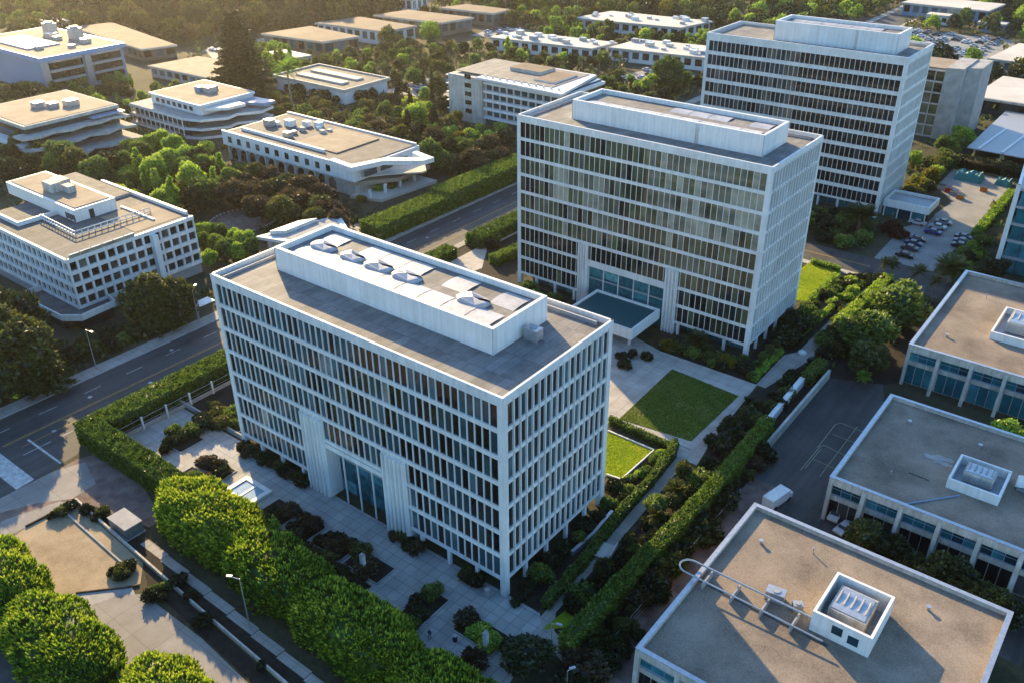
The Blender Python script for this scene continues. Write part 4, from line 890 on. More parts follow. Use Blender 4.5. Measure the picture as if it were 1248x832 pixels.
for i in range(44): a = i * math.pi / 22; m.box(-145 + 8.6 * math.cos(a) - .2, -145 + 8.6 * math.cos(a) + .2, 66 + 9.6 * math.sin(a) - .3, 66 + 9.6 * math.sin(a) + .3, 0, .4)
tag(m.make('court_rim', M['concrete']), kind='structure')
sheet('driveway', [(-104.5, 78), (-104.5, 84), (-118, 86), (-118, 78)], .016, M['pave_tan'])
sheet('drive', [(-212, 150), (-170, 140), (-150, 150), (-150, 160), (-172, 150), (-212, 161)], .015, M['concrete'])
sheet('far_parking', [(-150, 262), (-120, 262), (-118, 292), (-146, 286)], .016, M['lot'])
sheet('far_parking', [(-90, 385), (-26, 385), (-26, 450), (-90, 450)], .016, M['lot'])
sheet('far_parking', [(-215, 190), (-175, 196), (-178, 222), (-215, 222)], .016, M['lot'])
sheet('far_parking', [(-345, 195), (-322, 185), (-318, 225), (-345, 232)], .016, M['lot'])
sheet('far_parking', [(-260, 300), (-236, 304), (-236, 330), (-262, 330)], .015, M['lot'])
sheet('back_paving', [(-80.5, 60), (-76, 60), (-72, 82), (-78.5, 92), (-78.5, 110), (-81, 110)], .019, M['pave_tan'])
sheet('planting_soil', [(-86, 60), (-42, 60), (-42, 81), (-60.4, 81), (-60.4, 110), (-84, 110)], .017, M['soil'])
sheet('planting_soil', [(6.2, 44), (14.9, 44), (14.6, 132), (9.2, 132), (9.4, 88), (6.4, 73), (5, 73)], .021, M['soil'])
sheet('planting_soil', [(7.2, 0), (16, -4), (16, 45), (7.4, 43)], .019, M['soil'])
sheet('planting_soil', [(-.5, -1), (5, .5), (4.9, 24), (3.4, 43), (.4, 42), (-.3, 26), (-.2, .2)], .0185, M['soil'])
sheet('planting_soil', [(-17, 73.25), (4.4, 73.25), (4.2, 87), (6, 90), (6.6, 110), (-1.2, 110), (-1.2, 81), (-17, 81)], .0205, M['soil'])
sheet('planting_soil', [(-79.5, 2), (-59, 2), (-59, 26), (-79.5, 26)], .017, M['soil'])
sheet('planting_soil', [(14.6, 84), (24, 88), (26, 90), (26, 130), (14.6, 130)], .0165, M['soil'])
# white rims round the planters
def rim(poly, z=.16, w=.22):
    mb = MB()
    for p, q in zip(poly, poly[1:] + poly[:1]):
        dx, dy = q[0] - p[0], q[1] - p[1]; l = math.hypot(dx, dy); nx_, ny_ = -dy / l * w / 2, dx / l * w / 2
        mb.prism([(p[0] - nx_, p[1] - ny_), (q[0] - nx_, q[1] - ny_), (q[0] + nx_, q[1] + ny_), (p[0] + nx_, p[1] + ny_)], 0, z + random.uniform(0, .01))
    return tag(mb.make('planter_rim', M['concrete']), kind='structure')
planters = [rect(-42.6, -37, -9.6, -5.4), rect(-36.3, -31.2, -9.4, -5.4), rect(-30.4, -24, -9.3, -5.4), rect(-23.4, -16.3, -9.3, -5.4), rect(-42.6, -37, -13, -10.1), rect(-36.3, -31.2, -13, -10), rect(-30.4, -24, -13, -9.9), rect(-22.6, -16.4, -13, -9.9),
            rect(-9.9, -5.9, -14.4, -5.2), rect(-2.2, 4.7, -9.0, -5.2), rect(-61, -54, -12.6, -9), rect(-61, -54, -8.4, -5.2), rect(-72, -66, -8, -3), rect(-70, -63, 1.5, 5)]
for i, p in enumerate(planters): rim(p); sheet('planter_soil', [(a + (.12 if a == p[0][0] else -.12), b + (.12 if b == p[0][1] else -.12)) for a, b in p], .06 + i * .0007, M['soil'])
f = thing('fountain', 'square pale tiled fountain basin on the sunlit patch of the plaza', 'fountain', (-47.9, -7.5, 0))
m = MB(); m.box(-51.2, -44.7, -10, -9.2, 0, .45); m.box(-51.2, -44.7, -5.9, -5.1, 0, .45); m.box(-51.2, -50.4, -9.198, -5.902, 0, .45); m.box(-45.5, -44.7, -9.198, -5.902, 0, .45); m.make('basin_wall', M['paint'], f)
MB().box(-50.4, -45.5, -9.2, -5.9, 0, .28).make('water', M['fountain'], f)
MB().box(-48.1, -47.7, -9.1, -6, .281, .36).make('tile_ridge', M['paint'], f)

# ------------------------------------------------------------------ foliage
def leafquads(P_, Nn, size, up=0.0, stretch=1.5, jitter=0.8):
    n = len(P_)
    size = np.broadcast_to(np.asarray(size, float), (n,)) * rng.uniform(.65, 1.35, n)
    d = Nn + rng.normal(0, jitter, (n, 3)); d[:, 2] += up; d /= np.linalg.norm(d, axis=1, keepdims=True) + 1e-9   # leaf axis
    r = rng.normal(0, 1, (n, 3)); s = np.cross(d, r); s /= np.linalg.norm(s, axis=1, keepdims=True) + 1e-9
    a = d * size[:, None] * stretch * .5; b = s * size[:, None] * .5
    return np.stack([P_ - a * .5, P_ + b + a * .15, P_ + a * 1.5, P_ - b + a * .15], 1)
def quadobj(name, Q, T, mat, parent=None, extra=None):
    """leaf quads (n,4,3) plus optional MB of inner solid shapes"""
    n = len(Q); V = Q.reshape(-1, 3); ev, ef, et = (extra.v, extra.f, extra.t) if extra else ([], [], [])
    nv = n * 4
    me = bpy.data.meshes.new(name)
    allv = np.concatenate([V, np.array(ev, float).reshape(-1, 3)]) if ev else V
    loops = np.concatenate([np.arange(nv), np.array([i + nv for f in ef for i in f], int)]) if ef else np.arange(nv)
    tot = np.concatenate([np.full(n, 4), np.array([len(f) for f in ef], int)]) if ef else np.full(n, 4)
    st = np.concatenate([[0], np.cumsum(tot)[:-1]])
    me.vertices.add(len(allv)); me.vertices.foreach_set('co', allv.astype(np.float32).ravel())
    me.loops.add(len(loops)); me.loops.foreach_set('vertex_index', loops.astype(np.int32))
    me.polygons.add(len(tot)); me.polygons.foreach_set('loop_start', st.astype(np.int32)); me.polygons.foreach_set('loop_total', tot.astype(np.int32))
    at = me.attributes.new('tint', 'FLOAT', 'FACE'); at.data.foreach_set('value', np.concatenate([T, np.array(et, float)]).astype(np.float32) if ef else T.astype(np.float32))
    me.materials.append(mat); me.update(calc_edges=True); me.validate()
    o = bpy.data.objects.new(name, me); COL.objects.link(o)
    if parent is not None: o.parent = parent
    return o
def sph(n):
    v = rng.normal(0, 1, (n, 3)); return v / np.linalg.norm(v, axis=1, keepdims=True)
def blob(mb, c, r, k=.72, t=0.05):
    """coarse inner lump so light does not pass straight through a crown"""
    c = np.array(c); r = np.array(r) * k; n = 7
    rings = [(math.sin(a), math.cos(a)) for a in (-1.1, -.4, .4, 1.1)]
    b = len(mb.v)
    for s, co in rings:
        for i in range(n): g = 2 * math.pi * i / n; mb.v.append((c[0] + r[0] * co * math.cos(g), c[1] + r[1] * co * math.sin(g), c[2] + r[2] * s))
    for a in range(3):
        for i in range(n): j = (i + 1) % n; mb.f.append((b + a * n + i, b + a * n + j, b + a * n + n + j, b + a * n + n + i)); mb.m.append(0); mb.t.append(t)
    mb.f.append(tuple(b + i for i in reversed(range(n)))); mb.m.append(0); mb.t.append(t)
    mb.f.append(tuple(b + 3 * n + i for i in range(n))); mb.m.append(0); mb.t.append(t)
def lobes_leaves(lobes, dens, size, up=.2, core=.72, jit=.8, shade=.0):
    Ps, Ns, Ts = [], [], []; mb = MB()
    L_ = [(np.array(c, float), np.array(r if hasattr(r, '__len__') else (r, r, r), float)) for c, r in lobes]
    for i, (c, r) in enumerate(L_):
        n = int(dens * (r[0] * r[1] + r[0] * r[2] + r[1] * r[2]) * 4.19)
        u = sph(n); p = c + u * r * rng.uniform(.80, 1.06, (n, 1))
        keep = np.ones(n, bool)
        for j, (c2, r2) in enumerate(L_):
            if j != i: keep &= (((p - c2) / (r2 * .8)) ** 2).sum(1) > 1
        keep &= p[:, 2] > .15
        p, u = p[keep], u[keep]
        lt = rng.uniform(-.16, .16)
        Ps.append(p); Ns.append(u / r * r.mean()); Ts.append(np.clip(.46 + lt + rng.normal(0, .16, len(p)) + .12 * u[:, 2], 0, 1))
        if core: blob(mb, c, r, core)
    P_, N_, T_ = np.concatenate(Ps), np.concatenate(Ns), np.concatenate(Ts)
    return leafquads(P_, N_, size, up, jitter=jit), T_, mb
def crown(kind, s):
    """s: seed; returns quads, tints, inner solid, crown base height"""
    R = random.Random(s * 7 + hash(kind) % 1 + 3)
    lob = []
    if kind == 'round':                       # broad tree, 6 m tall, 5 m wide
        for i in range(13):
            a = i * 2.4; rr = R.uniform(.5, 1.7) * (i > 0); lob.append(((rr * math.cos(a), rr * math.sin(a), R.uniform(2.4, 4.7) - rr * .25), R.uniform(.75, 1.25)))
        lob.append(((0, 0, 3.6), (1.7, 1.7, 1.6)))
        return lobes_leaves(lob, 15, .34, .25), 2.2
    if kind == 'far':                         # small in the picture: fewer, larger leaves
        for i in range(9):
            a = i * 2.4; rr = R.uniform(.6, 1.8) * (i > 0); lob.append(((rr * math.cos(a), rr * math.sin(a), R.uniform(2.2, 4.8) - rr * .2), R.uniform(.7, 1.2)))
        return lobes_leaves(lob, 7, .52, .25), 2.0
    if kind == 'bush':                        # 1.6 m tall mound
        for i in range(8):
            a = i * 2.4; rr = R.uniform(.3, .9) * (i > 0); lob.append(((rr * math.cos(a), rr * math.sin(a), R.uniform(.5, .95)), R.uniform(.4, .62)))
        return lobes_leaves(lob, 40, .21, .4), .3
    if kind == 'column':                      # columnar, 6 m
        for i in range(9): lob.append(((R.uniform(-.25, .25), R.uniform(-.25, .25), .8 + i * .62), .85 - abs(i - 3) * .09))
        return lobes_leaves(lob, 18, .3, .8), .6
    if kind == 'cypress':
        for i in range(14): lob.append(((R.uniform(-.12, .12), R.uniform(-.12, .12), .7 + i * .7), (.85 - .05 * i, .85 - .05 * i, .9)))
        return lobes_leaves(lob, 14, .32, 1.2), .4
    if kind == 'airy':                        # wide juniper-like crown with upswept plumes, 8 m
        for i in range(26):
            a = i * 2.4; rr = math.sqrt(i / 26) * 3.4; h = 6.6 - rr * .75 + R.uniform(-1.3, .7)
            lob.append(((rr * math.cos(a), rr * math.sin(a), h), (R.uniform(.6, 1.0), R.uniform(.6, 1.0), R.uniform(1.0, 1.6))))
        for i in range(14):
            a = i * 2.4; rr = R.uniform(1.6, 3.6); lob.append(((rr * math.cos(a), rr * math.sin(a), R.uniform(1.6, 3.6)), R.uniform(.8, 1.2)))
        lob.append(((0, 0, 3.2), (2.8, 2.8, 2.6)))
        return lobes_leaves(lob, 15, .30, 1.0, core=.66, jit=.7), 1.2
    if kind == 'conifer':                     # tall tiers of drooping boughs, 20 m
        Qs, Ts = [], []; mb = MB()
        for t in range(26):
            z = 2.0 + t * .68; rad = (20.2 - z) * .27 + .35
            nb = max(5, int(9 - t * .12))
            for i in range(nb):
                a = i * 2 * math.pi / nb + t * 1.3 + R.uniform(-.2, .2); rl = rad * R.uniform(.7, 1.12); n = int(26 * rl) + 10
                u = rng.uniform(.08, 1, n) ** .8
                p = np.stack([u * rl * math.cos(a), u * rl * math.sin(a), z - u * rl * .20 + .3 * u * u * rl * .5], 1) + rng.normal(0, 1, (n, 3)) * np.stack([.12 + .28 * (1 - u * .5), .12 + .28 * (1 - u * .5), np.full(n, .16)], 1)
                Qs.append(leafquads(p, np.tile(np.array([[math.cos(a), math.sin(a), .1]]), (n, 1)), .36, .1, 1.7, .6)); Ts.append(np.clip(rng.normal(.45, .18, n), 0, 1))
        for i in range(9): blob(mb, (0, 0, 2.5 + i * 1.8), (1.9 - i * .18, 1.9 - i * .18, 1.3), .9)
        return (np.concatenate(Qs), np.concatenate(Ts), mb), 1.5
    if kind == 'sprout':                      # clipped mound covered in upright leaf tufts; unit mound scaled by the caller
        return None
def palm_mesh(s, fronds, ln, droop, fan):
    R = random.Random(s); Q, T = [], []
    for i in range(fronds):
        a = i * 2.39996; el = R.uniform(-.5, 1.25) if not fan else R.uniform(-.6, 1.2); l = ln * R.uniform(.8, 1.1); n = 22
        d = np.array([math.cos(a) * math.cos(el), math.sin(a) * math.cos(el), math.sin(el)]); side = np.array([-math.sin(a), math.cos(a), 0])
        for k in range(n):
            u = (k + 1) / n; p = d * l * u + np.array([0, 0, -droop * l * u * u]); w = l * (.26 if not fan else .20) * (math.sin(math.pi * min(1, u * .9 + .08)))
            for sg in (-1, 1):
                tip = p + side * sg * w + d * l * .10 + np.array([0, 0, -w * .35])
                q = p + d * l * .055
                Q.append([p, (p + tip) / 2 - d * l * .015, tip, (q + tip) / 2 + d * l * .03 + np.array([0, 0, .01])]); T.append(R.gauss(.5, .15))
    return np.array(Q), np.clip(np.array(T), 0, 1)
def trunk_mb(h, r, branches=4, spread=1.2, m='bark', top=None):
    mb = MB(); R = random.Random(int(h * 100 + branches)); p = Vector((0, 0, -.1)); n = 4
    for i in range(n):
        q = Vector((R.uniform(-.06, .06) * h * .3, R.uniform(-.06, .06) * h * .3, h * (i + 1) / n)); mb.tube(p, q, r * (1 - .14 * i), r * (1 - .14 * (i + 1)), 8); p = q
    for i in range(branches):
        a = i * 2.4; st = Vector((0, 0, h * R.uniform(.55, .95))); e = st + Vector((math.cos(a) * spread, math.sin(a) * spread, spread * R.uniform(.7, 1.3)))
        mb.tube(st, e, r * .45, r * .15, 6)
    return mb
PROTO = {}
def proto(kind, var, leaf):
    key = (kind, var, leaf)
    if key in PROTO: return PROTO[key]
    if kind in ('palm', 'datepalm'):
        fan = kind == 'palm'; h = 6.5 if fan else 3.6
        Q, T = palm_mesh(var + 5, 34 if fan else 46, 2.5 if fan else 3.6, .28 if fan else .30, fan); Q = Q + np.array([0, 0, h])
        me = quadobj('crown', Q, T, M[leaf]).data
        tb = trunk_mb(h, .22 if fan else .35, 0); tr = tb.make('trunk', M['bark_pale']).data
    else:
        (Q, T, mb), base = crown(kind, var)
        me = quadobj('crown', Q, T, M[leaf], None, mb).data
        rr = {'round': .2, 'far': .2, 'bush': .06, 'column': .16, 'cypress': .18, 'airy': .28, 'conifer': .4}[kind]
        hh = {'round': 3.2, 'far': 3.0, 'bush': .55, 'column': 4, 'cypress': 7, 'airy': 4.2, 'conifer': 16}[kind]
        tr = trunk_mb(hh, rr, {'round': 5, 'far': 3, 'airy': 6, 'bush': 3}.get(kind, 0), {'bush': .4}.get(kind, 1.2)).make('trunk', M['bark']).data
    for ob in list(bpy.data.objects):
        if ob.data is me or ob.data is tr: bpy.data.objects.remove(ob)
    PROTO[key] = (me, tr); return PROTO[key]
HEIGHT = {'round': 5.9, 'far': 5.8, 'bush': 1.55, 'column': 6.4, 'cypress': 10.6, 'airy': 8.2, 'conifer': 20.3, 'palm': 7.6, 'datepalm': 6.0}
NAME = {'round': 'broadleaf_tree', 'far': 'broadleaf_tree', 'bush': 'shrub', 'column': 'columnar_tree', 'cypress': 'cypress', 'airy': 'spreading_tree', 'conifer': 'conifer', 'palm': 'fan_palm', 'datepalm': 'date_palm'}
CAT = {'bush': 'shrub', 'palm': 'palm', 'datepalm': 'palm'}
def plant(kind, leaf, p, h, label, group=None, wide=1.0, var=None, trunk=True):
    me, tr = proto(kind, random.randrange(4 if kind in ('round', 'far', 'bush') else 2) if var is None else var, leaf)
    k = h / HEIGHT[kind]
    r = thing(NAME[kind], label, CAT.get(kind, 'tree'), (p[0], p[1], 0), group, random.uniform(0, 6.28)); r.scale = (k * wide, k * wide * random.uniform(.9, 1.1), k)
    c = bpy.data.objects.new('foliage' if kind == 'bush' else 'crown', me); COL.objects.link(c); c.parent = r
    if trunk: t = bpy.data.objects.new('stem' if kind == 'bush' else 'trunk', tr); COL.objects.link(t); t.parent = r
    return r
PLACED = []
MASS = {}
def mass_add(name, kind, leaf, p, h, wide):
    me, tr = proto(kind, random.randrange(4 if kind in ('round', 'far', 'bush') else 2), leaf)
    n = len(me.vertices); V = np.empty(n * 3); me.vertices.foreach_get('co', V); V = V.reshape(-1, 3)
    nq = int(sum(1 for q in me.polygons if q.vertices[0] == q.index * 4 and q.loop_total == 4)) if me not in MASSN else MASSN[me]
    MASSN[me] = nq
    T = np.empty(len(me.polygons)); me.attributes['tint'].data.foreach_get('value', T)
    k = h / HEIGHT[kind]; g = random.uniform(0, 6.28); c, s_ = math.cos(g), math.sin(g)
    Q = V[:nq * 4] * np.array([k * wide, k * wide, k]); Q = np.column_stack([Q[:, 0] * c - Q[:, 1] * s_ + p[0], Q[:, 0] * s_ + Q[:, 1] * c + p[1], Q[:, 2]])
    d = MASS.setdefault((name, leaf), [[], []]); d[0].append(Q.reshape(-1, 4, 3)); d[1].append(np.clip(T[:nq] + random.uniform(-.12, .12), 0, 1))
MASSN = {}
def cluster(label, group, kinds, pts, hs, wide=1.0, mass=None, name=None):
    """several plants that nothing tells apart share one label and group"""
    for i, p in enumerate(pts):
        kind, leaf = kinds[i % len(kinds)]
        if mass:
            mass_add(mass, kind, leaf, p, random.uniform(*hs), wide * random.uniform(.88, 1.15)); PLACED.append(p); continue
        o = plant(kind, leaf, p, random.uniform(*hs), label, group if len(pts) > 1 else None, wide * random.uniform(.88, 1.15)); PLACED.append(p)
        if name and kind not in ('palm', 'datepalm'): o.name = name
def inside(p, poly):
    c = False
    for (x0, y0), (x1, y1) in zip(poly, poly[1:] + poly[:1]):
        if (y0 > p[1]) != (y1 > p[1]) and p[0] < (x1 - x0) * (p[1] - y0) / (y1 - y0) + x0: c = not c
    return c
KEEP = [(-60, 2, -2, 27), (-62, 0, 80, 107), (-63, -4, 171, 196), (-168, -118, 0, 42), (-279, -230, 50, 92), (-259, -206, 99, 133), (-196, -117, 93, 127), (-255, -209, 164, 192), (-171, -112, 174, 206), (-388, -319, 101, 143),
        (-319, -271, 145, 177), (-327, -277, 214, 246), (-327, -274, 249, 278), (-318, -264, 284, 313), (-304, -262, 321, 344), (-303, -275, 196, 210), (-430, -338, 160, 194), (-228, -158, 343, 382), (-232, -170, 277, 306), (-172, -116, 292, 326),
        (-99, -46, 485, 518), (-26, 15, 366, 414), (-15, 27, 296, 341), (-52, -34, 460, 472), (-106, -84, -300, 800), (21, 75, -5, 133), (27, 82, 153, 240), (-32, -3, 255, 281), (-2, 43, 240, 299), (0, 19, 144, 230), (-90, -26, 385, 450), (-150, -118, 262, 292), (-215, -175, 190, 222), (-124, -98, 53, 78), (-346, -318, 185, 232), (-262, -236, 300, 330), (-346, -328, 328, 344), (-80, -64, 468, 480)]
def scatter(poly, n, dmin, seed):
    R = random.Random(seed); xs = [p[0] for p in poly]; ys = [p[1] for p in poly]; out = []
    for _ in range(n * 30):
        p = (R.uniform(min(xs), max(xs)), R.uniform(min(ys), max(ys)))
        if not inside(p, poly) or any(a - 1.2 < p[0] < b + 1.2 and c - 1.2 < p[1] < d + 1.2 for a, b, c, d in KEEP): continue
        if any((p[0] - q[0]) ** 2 + (p[1] - q[1]) ** 2 < dmin * dmin for q in out + PLACED): continue
        out.append(p)
        if len(out) >= n: break
    return out
def hedge(label, pts, w, h, leaf='lf_hedge', size=.26, dens=26, name='hedge', cat='hedge', group=None):
    """clipped hedge along a line: inner solid and a skin of small leaves"""
    Ps, Ns, Ts = [], [], []; mb = MB(); c0 = pts[0]
    for p, q in zip(pts, pts[1:]):
        a, b = Vector((p[0], p[1])), Vector((q[0], q[1])); d = b - a; l = d.length; d /= l; nn = Vector((-d.y, d.x)); hw = w / 2
        e0 = a - d * hw * .6; e1 = b + d * hw * .6; l2 = (e1 - e0).length
        k = .16
        mb.prism([tuple(e0 + nn * (hw - k) + d * k), tuple(e1 + nn * (hw - k) - d * k), tuple(e1 - nn * (hw - k) - d * k), tuple(e0 - nn * (hw - k) + d * k)], 0, h - k, t=.08)
        def add(n, f):
            u = rng.uniform(0, 1, n); v = rng.uniform(0, 1, n)
            P_, N_ = f(u, v); Ps.append(P_); Ns.append(N_)
            Ts.append(.48 + .13 * np.sin(P_[:, 0] * 1.9 + P_[:, 1] * 2.3) * np.sin(P_[:, 2] * 2.1 + P_[:, 1] * .7) + rng.normal(0, .14, n))
        E0 = np.array([e0.x, e0.y]); D2 = np.array([d.x, d.y]); N2 = np.array([nn.x, nn.y])
        bump = lambda x, y: .13 * np.sin(x * 1.3 + 1) * np.sin(y * 1.7) + .07 * np.sin(x * 3.1 + y * 2.7)
        def top(u, v):
            xy = E0 + np.outer(u * l2, D2) + np.outer((v - .5) * w, N2); return np.column_stack([xy, h + bump(xy[:, 0], xy[:, 1]) + rng.normal(0, .05, len(u))]), np.tile([0, 0, 1.], (len(u), 1))
        add(int(l2 * w * dens), top)
        for sg in (-1, 1):
            def sd(u, v, sg=sg):
                off = sg * hw + sg * .1 * np.sin(u * l2 * 1.4 + v * 3); xy = E0 + np.outer(u * l2, D2) + off[:, None] * N2; return np.column_stack([xy, .1 + v * h]), np.tile([*(N2 * sg), .25], (len(u), 1))
            add(int(l2 * h * dens), sd)
        for ee, sg in ((e0, -1), (e1, 1)):
            def en(u, v, ee=ee, sg=sg):
                xy = np.array([ee.x, ee.y]) + np.outer((u - .5) * w, N2); return np.column_stack([xy, .1 + v * h]), np.tile([*(D2 * sg), .2], (len(u), 1))
            add(int(w * h * dens), en)
    P_ = np.concatenate(Ps); Q = leafquads(P_, np.concatenate(Ns), size, .35, 1.6, .6)
    o = quadobj(name, Q - np.array([c0[0], c0[1], 0]), np.clip(np.concatenate(Ts), 0, 1), M[leaf], None, None if not mb.v else _shift(mb, c0))
    o.location = (c0[0], c0[1], 0); tag(o, label, cat, group)
    return o
def _shift(mb, c):
    mb.v = [(a - c[0], b - c[1], z) for a, b, z in mb.v]; return mb
def mound(label, c, rx, ry, h, ang=0.0, leaf='lf_sprout', tuft=.62, dens=5.2, group=None, lean=0.0, bare=.8):
    """clipped tree: a lumpy rounded top thick with upright tufts"""
    r = thing('clipped_tree', label, 'tree', (c[0], c[1], 0), group, ang)
    pw = 3.0; hc = h * .45; top = h - hc
    na = int(math.pi * rx * ry * dens * 1.1); nb = int(2.6 * (rx + ry) * h * dens)
    g = rng.uniform(0, 2 * math.pi, na); r1 = np.sqrt(rng.uniform(0, 1, na)); z1 = (1 - r1 ** pw) ** (1 / pw)
    g2 = rng.uniform(0, 2 * math.pi, nb); v2 = rng.uniform(-.8, .97, nb); r2 = np.where(v2 > 0, (1 - np.abs(v2) ** pw) ** (1 / pw), 1 - .10 * v2 ** 2)
    g = np.concatenate([g, g2]); r_ = np.concatenate([r1, r2]); z_ = np.concatenate([z1, v2])
    cx_, cy_ = np.sign(np.cos(g)) * np.abs(np.cos(g)) ** .8, np.sign(np.sin(g)) * np.abs(np.sin(g)) ** .8
    u = np.stack([r_ * cx_, r_ * cy_, z_], 1); n = len(u)
    lump = 1 + .05 * np.sin(u[:, 0] * 7 + u[:, 1] * 4 + c[0]) + .045 * np.sin(u[:, 1] * 6 - u[:, 0] * 9 + 1)
    P0 = u * np.array([rx, ry, top]) * lump[:, None] * rng.uniform(.96, 1.03, (n, 1)) + np.array([0, 0, hc])
    Ts0 = np.clip(rng.normal(.44, .18, n) + .10 * u[:, 2] + .14 * np.sin(P0[:, 0] * 1.1 + c[0]) * np.sin(P0[:, 1] * 1.7 + P0[:, 2] * 1.3), 0, 1)
    Q, T = [], []
    nrm = u * np.array([1 / rx, 1 / ry, 1 / h]); nrm /= np.linalg.norm(nrm, axis=1, keepdims=True)
    ax = nrm * .5 + np.array([0, 0, .8]); ax /= np.linalg.norm(ax, axis=1, keepdims=True)
    for k in range(9):                                      # each tuft: upright shoots over whorl leaves darkened to paint shade in the gaps
        sh = k >= 6
        a = 2 * math.pi * k / 6 + rng.uniform(0, 6.28, n)
        out = np.stack([np.cos(a), np.sin(a), np.zeros(n)], 1)
        d = ax + out * (.28 if sh else .8); d /= np.linalg.norm(d, axis=1, keepdims=True)
        s = np.cross(d, rng.normal(0, 1, (n, 3))); s /= np.linalg.norm(s, axis=1, keepdims=True)
        l = tuft * rng.uniform(.7, 1.25, n) * (1.15 if sh else .85); wd = l * (.15 if sh else .2)
        b = P0 + rng.normal(0, .05, (n, 3)) + out * .06
        Q.append(np.stack([b, b + d * l[:, None] * .55 + s * wd[:, None], b + d * l[:, None], b + d * l[:, None] * .55 - s * wd[:, None]], 1)); T.append(np.clip(Ts0 + (.24 if sh else -.2) + rng.normal(0, .07, n), 0, 1))
    mb = MB(); b = 0
    prof = [(.90, -.8), (.96, -.4), (.97, 0), (.955, .5), (.86, .72), (.70, .87), (.45, .96), (.15, .985)]; m_ = 20
    for rr, zz in prof:
        for j in range(m_):
            g = 2 * math.pi * j / m_; mb.v.append((rr * rx * .93 * math.copysign(abs(math.cos(g)) ** .8, math.cos(g)), rr * ry * .93 * math.copysign(abs(math.sin(g)) ** .8, math.sin(g)), hc + zz * top * .93))
    for i in range(len(prof) - 1):
        for j in range(m_): k = (j + 1) % m_; mb.f.append((i * m_ + j, i * m_ + k, i * m_ + m_ + k, i * m_ + m_ + j)); mb.m.append(0); mb.t.append(.12)
    mb.f.append(tuple((len(prof) - 1) * m_ + j for j in range(m_))); mb.m.append(0); mb.t.append(.12)
    quadobj('crown', np.concatenate(Q), np.concatenate(T), M[leaf], r, mb)
    t = MB()
    for xx in (-.55, .0, .55): t.tube((xx * rx, 0, -.1), (xx * rx * 1.05, .1, hc), .22, .14, 8)
    o = t.make('trunk', M['bark']); o.parent = r
    return r
# ------------------------------------------------------------------ hedges
hedge('long clipped hedge beside the street running toward the nearest tower', [(-81.6, -12.5), (-81.8, 4), (-82.0, 26)], 5.0, 3.7)
hedge('clipped hedge bending round the plaza corner and running to the first rounded tree', [(-81.6, -15.4), (-76, -15.6), (-66, -15.4), (-54.5, -15.6)], 3.6, 4.4)
hedge('long narrow clipped hedge between the garden path and the nearest gravel roofed building', [(12.7, -3), (13.1, 14), (13.6, 36), (13.0, 58)], 2.0, 3.9)
hedge('tall dense hedge across the street below the pointed prow building', [(-107, 80), (-106.6, 104)], 7.0, 4.4, 'lf_hedge', .34, 15)
hedge('taller dense hedge across the street, continuing past the prow building toward the bend', [(-106.8, 108), (-106.4, 142)], 7.4, 5.4, 'lf_hedge', .36, 14)
hedge('clipped hedge on the street side behind the nearest tower', [(-83.0, 56), (-83.0, 82)], 4.0, 2.6, 'lf_hedge', .32, 16)
hedge('block of clipped hedge by the paved corner behind the nearest tower', [(-82.0, 92), (-81.6, 112)], 5.0, 3.0, 'lf_hedge', .32, 16)
hedge('clipped hedge between two planting beds on the street side of the second tower', [(-71, 86), (-68, 112)], 2.6, 2.2, 'lf_hedge', .3, 18)
hedge('low hedge across the beds between the nearest tower and the entrance canopy', [(-74, 64), (-50, 66)], 1.6, 1.6, 'lf_green', .3, 18)
hedge('thin dark hedge wrapping the small bright lawn', [(-11, 45.0), (1.0, 44.4)], 1.0, 1.3, 'lf_green')
hedge('curving low hedge from the lawn corner along the garden path', [(1.8, 45.5), (2.7, 42), (3.6, 34), (3.8, 24), (5.2, 12), (5.6, 2)], 1.0, 1.7, 'lf_green')
hedge('low dark hedge along the foot of the nearest tower end wall', [(2.0, -.6), (2.2, 10)], .9, 1.0, 'lf_dark')
hedge('yellow green clipped strip at the corner of the big lawn', [(3.4, 74), (3.3, 87)], 1.1, 1.1, 'lf_bright')
hedge('yellow green clipped strip further up the path by the second tower end', [(3.6, 91), (4.6, 112)], 1.1, 1.1, 'lf_bright')
hedge('bright topped hedge between the side path and the round tree', [(9.4, 104), (10.2, 118), (10.6, 131)], 2.2, 3.0, 'lf_bright')
hedge('flat topped shrub hedge at the end of the white screen wall', [(12.2, 79), (12.4, 85)], 1.8, 2.8, 'lf_green')
hedge('low clipped hedge round the small dry lawn behind the second tower', [(-8, 133.4), (-1.5, 133.0)], 1.2, 1.0, 'lf_bright')
hedge('low hedge beside the dry lawn and the second tower', [(-.2, 113), (-.2, 128)], 1.4, 1.4, 'lf_bright')
hedge('sunlit clipped hedge along the parking lot and the glass building', [(19.6, 176), (20.0, 214)], 2.0, 1.4, 'lf_bright', .34, 14)
hedge('long clipped hedge by the far parked cars behind the apartment block', [(-132, 258), (-112, 282)], 4.0, 2.5, 'lf_bright', .45, 8)
hedge('dark hedge closing the far end of the parking lot', [(1, 232), (38, 232)], 3.5, 3.2, 'lf_dark', .4, 10)
hedge('low dark hedge in front of the farthest tower door', [(-20, 166.5), (-10, 166.5)], 1.6, 1.2, 'lf_green', .34, 14)
hedge('long yellow leafed hedge at the top of the picture behind the stepped sheds', [(-262, 352), (-232, 395)], 6, 4, 'lf_yellow', .7, 4)

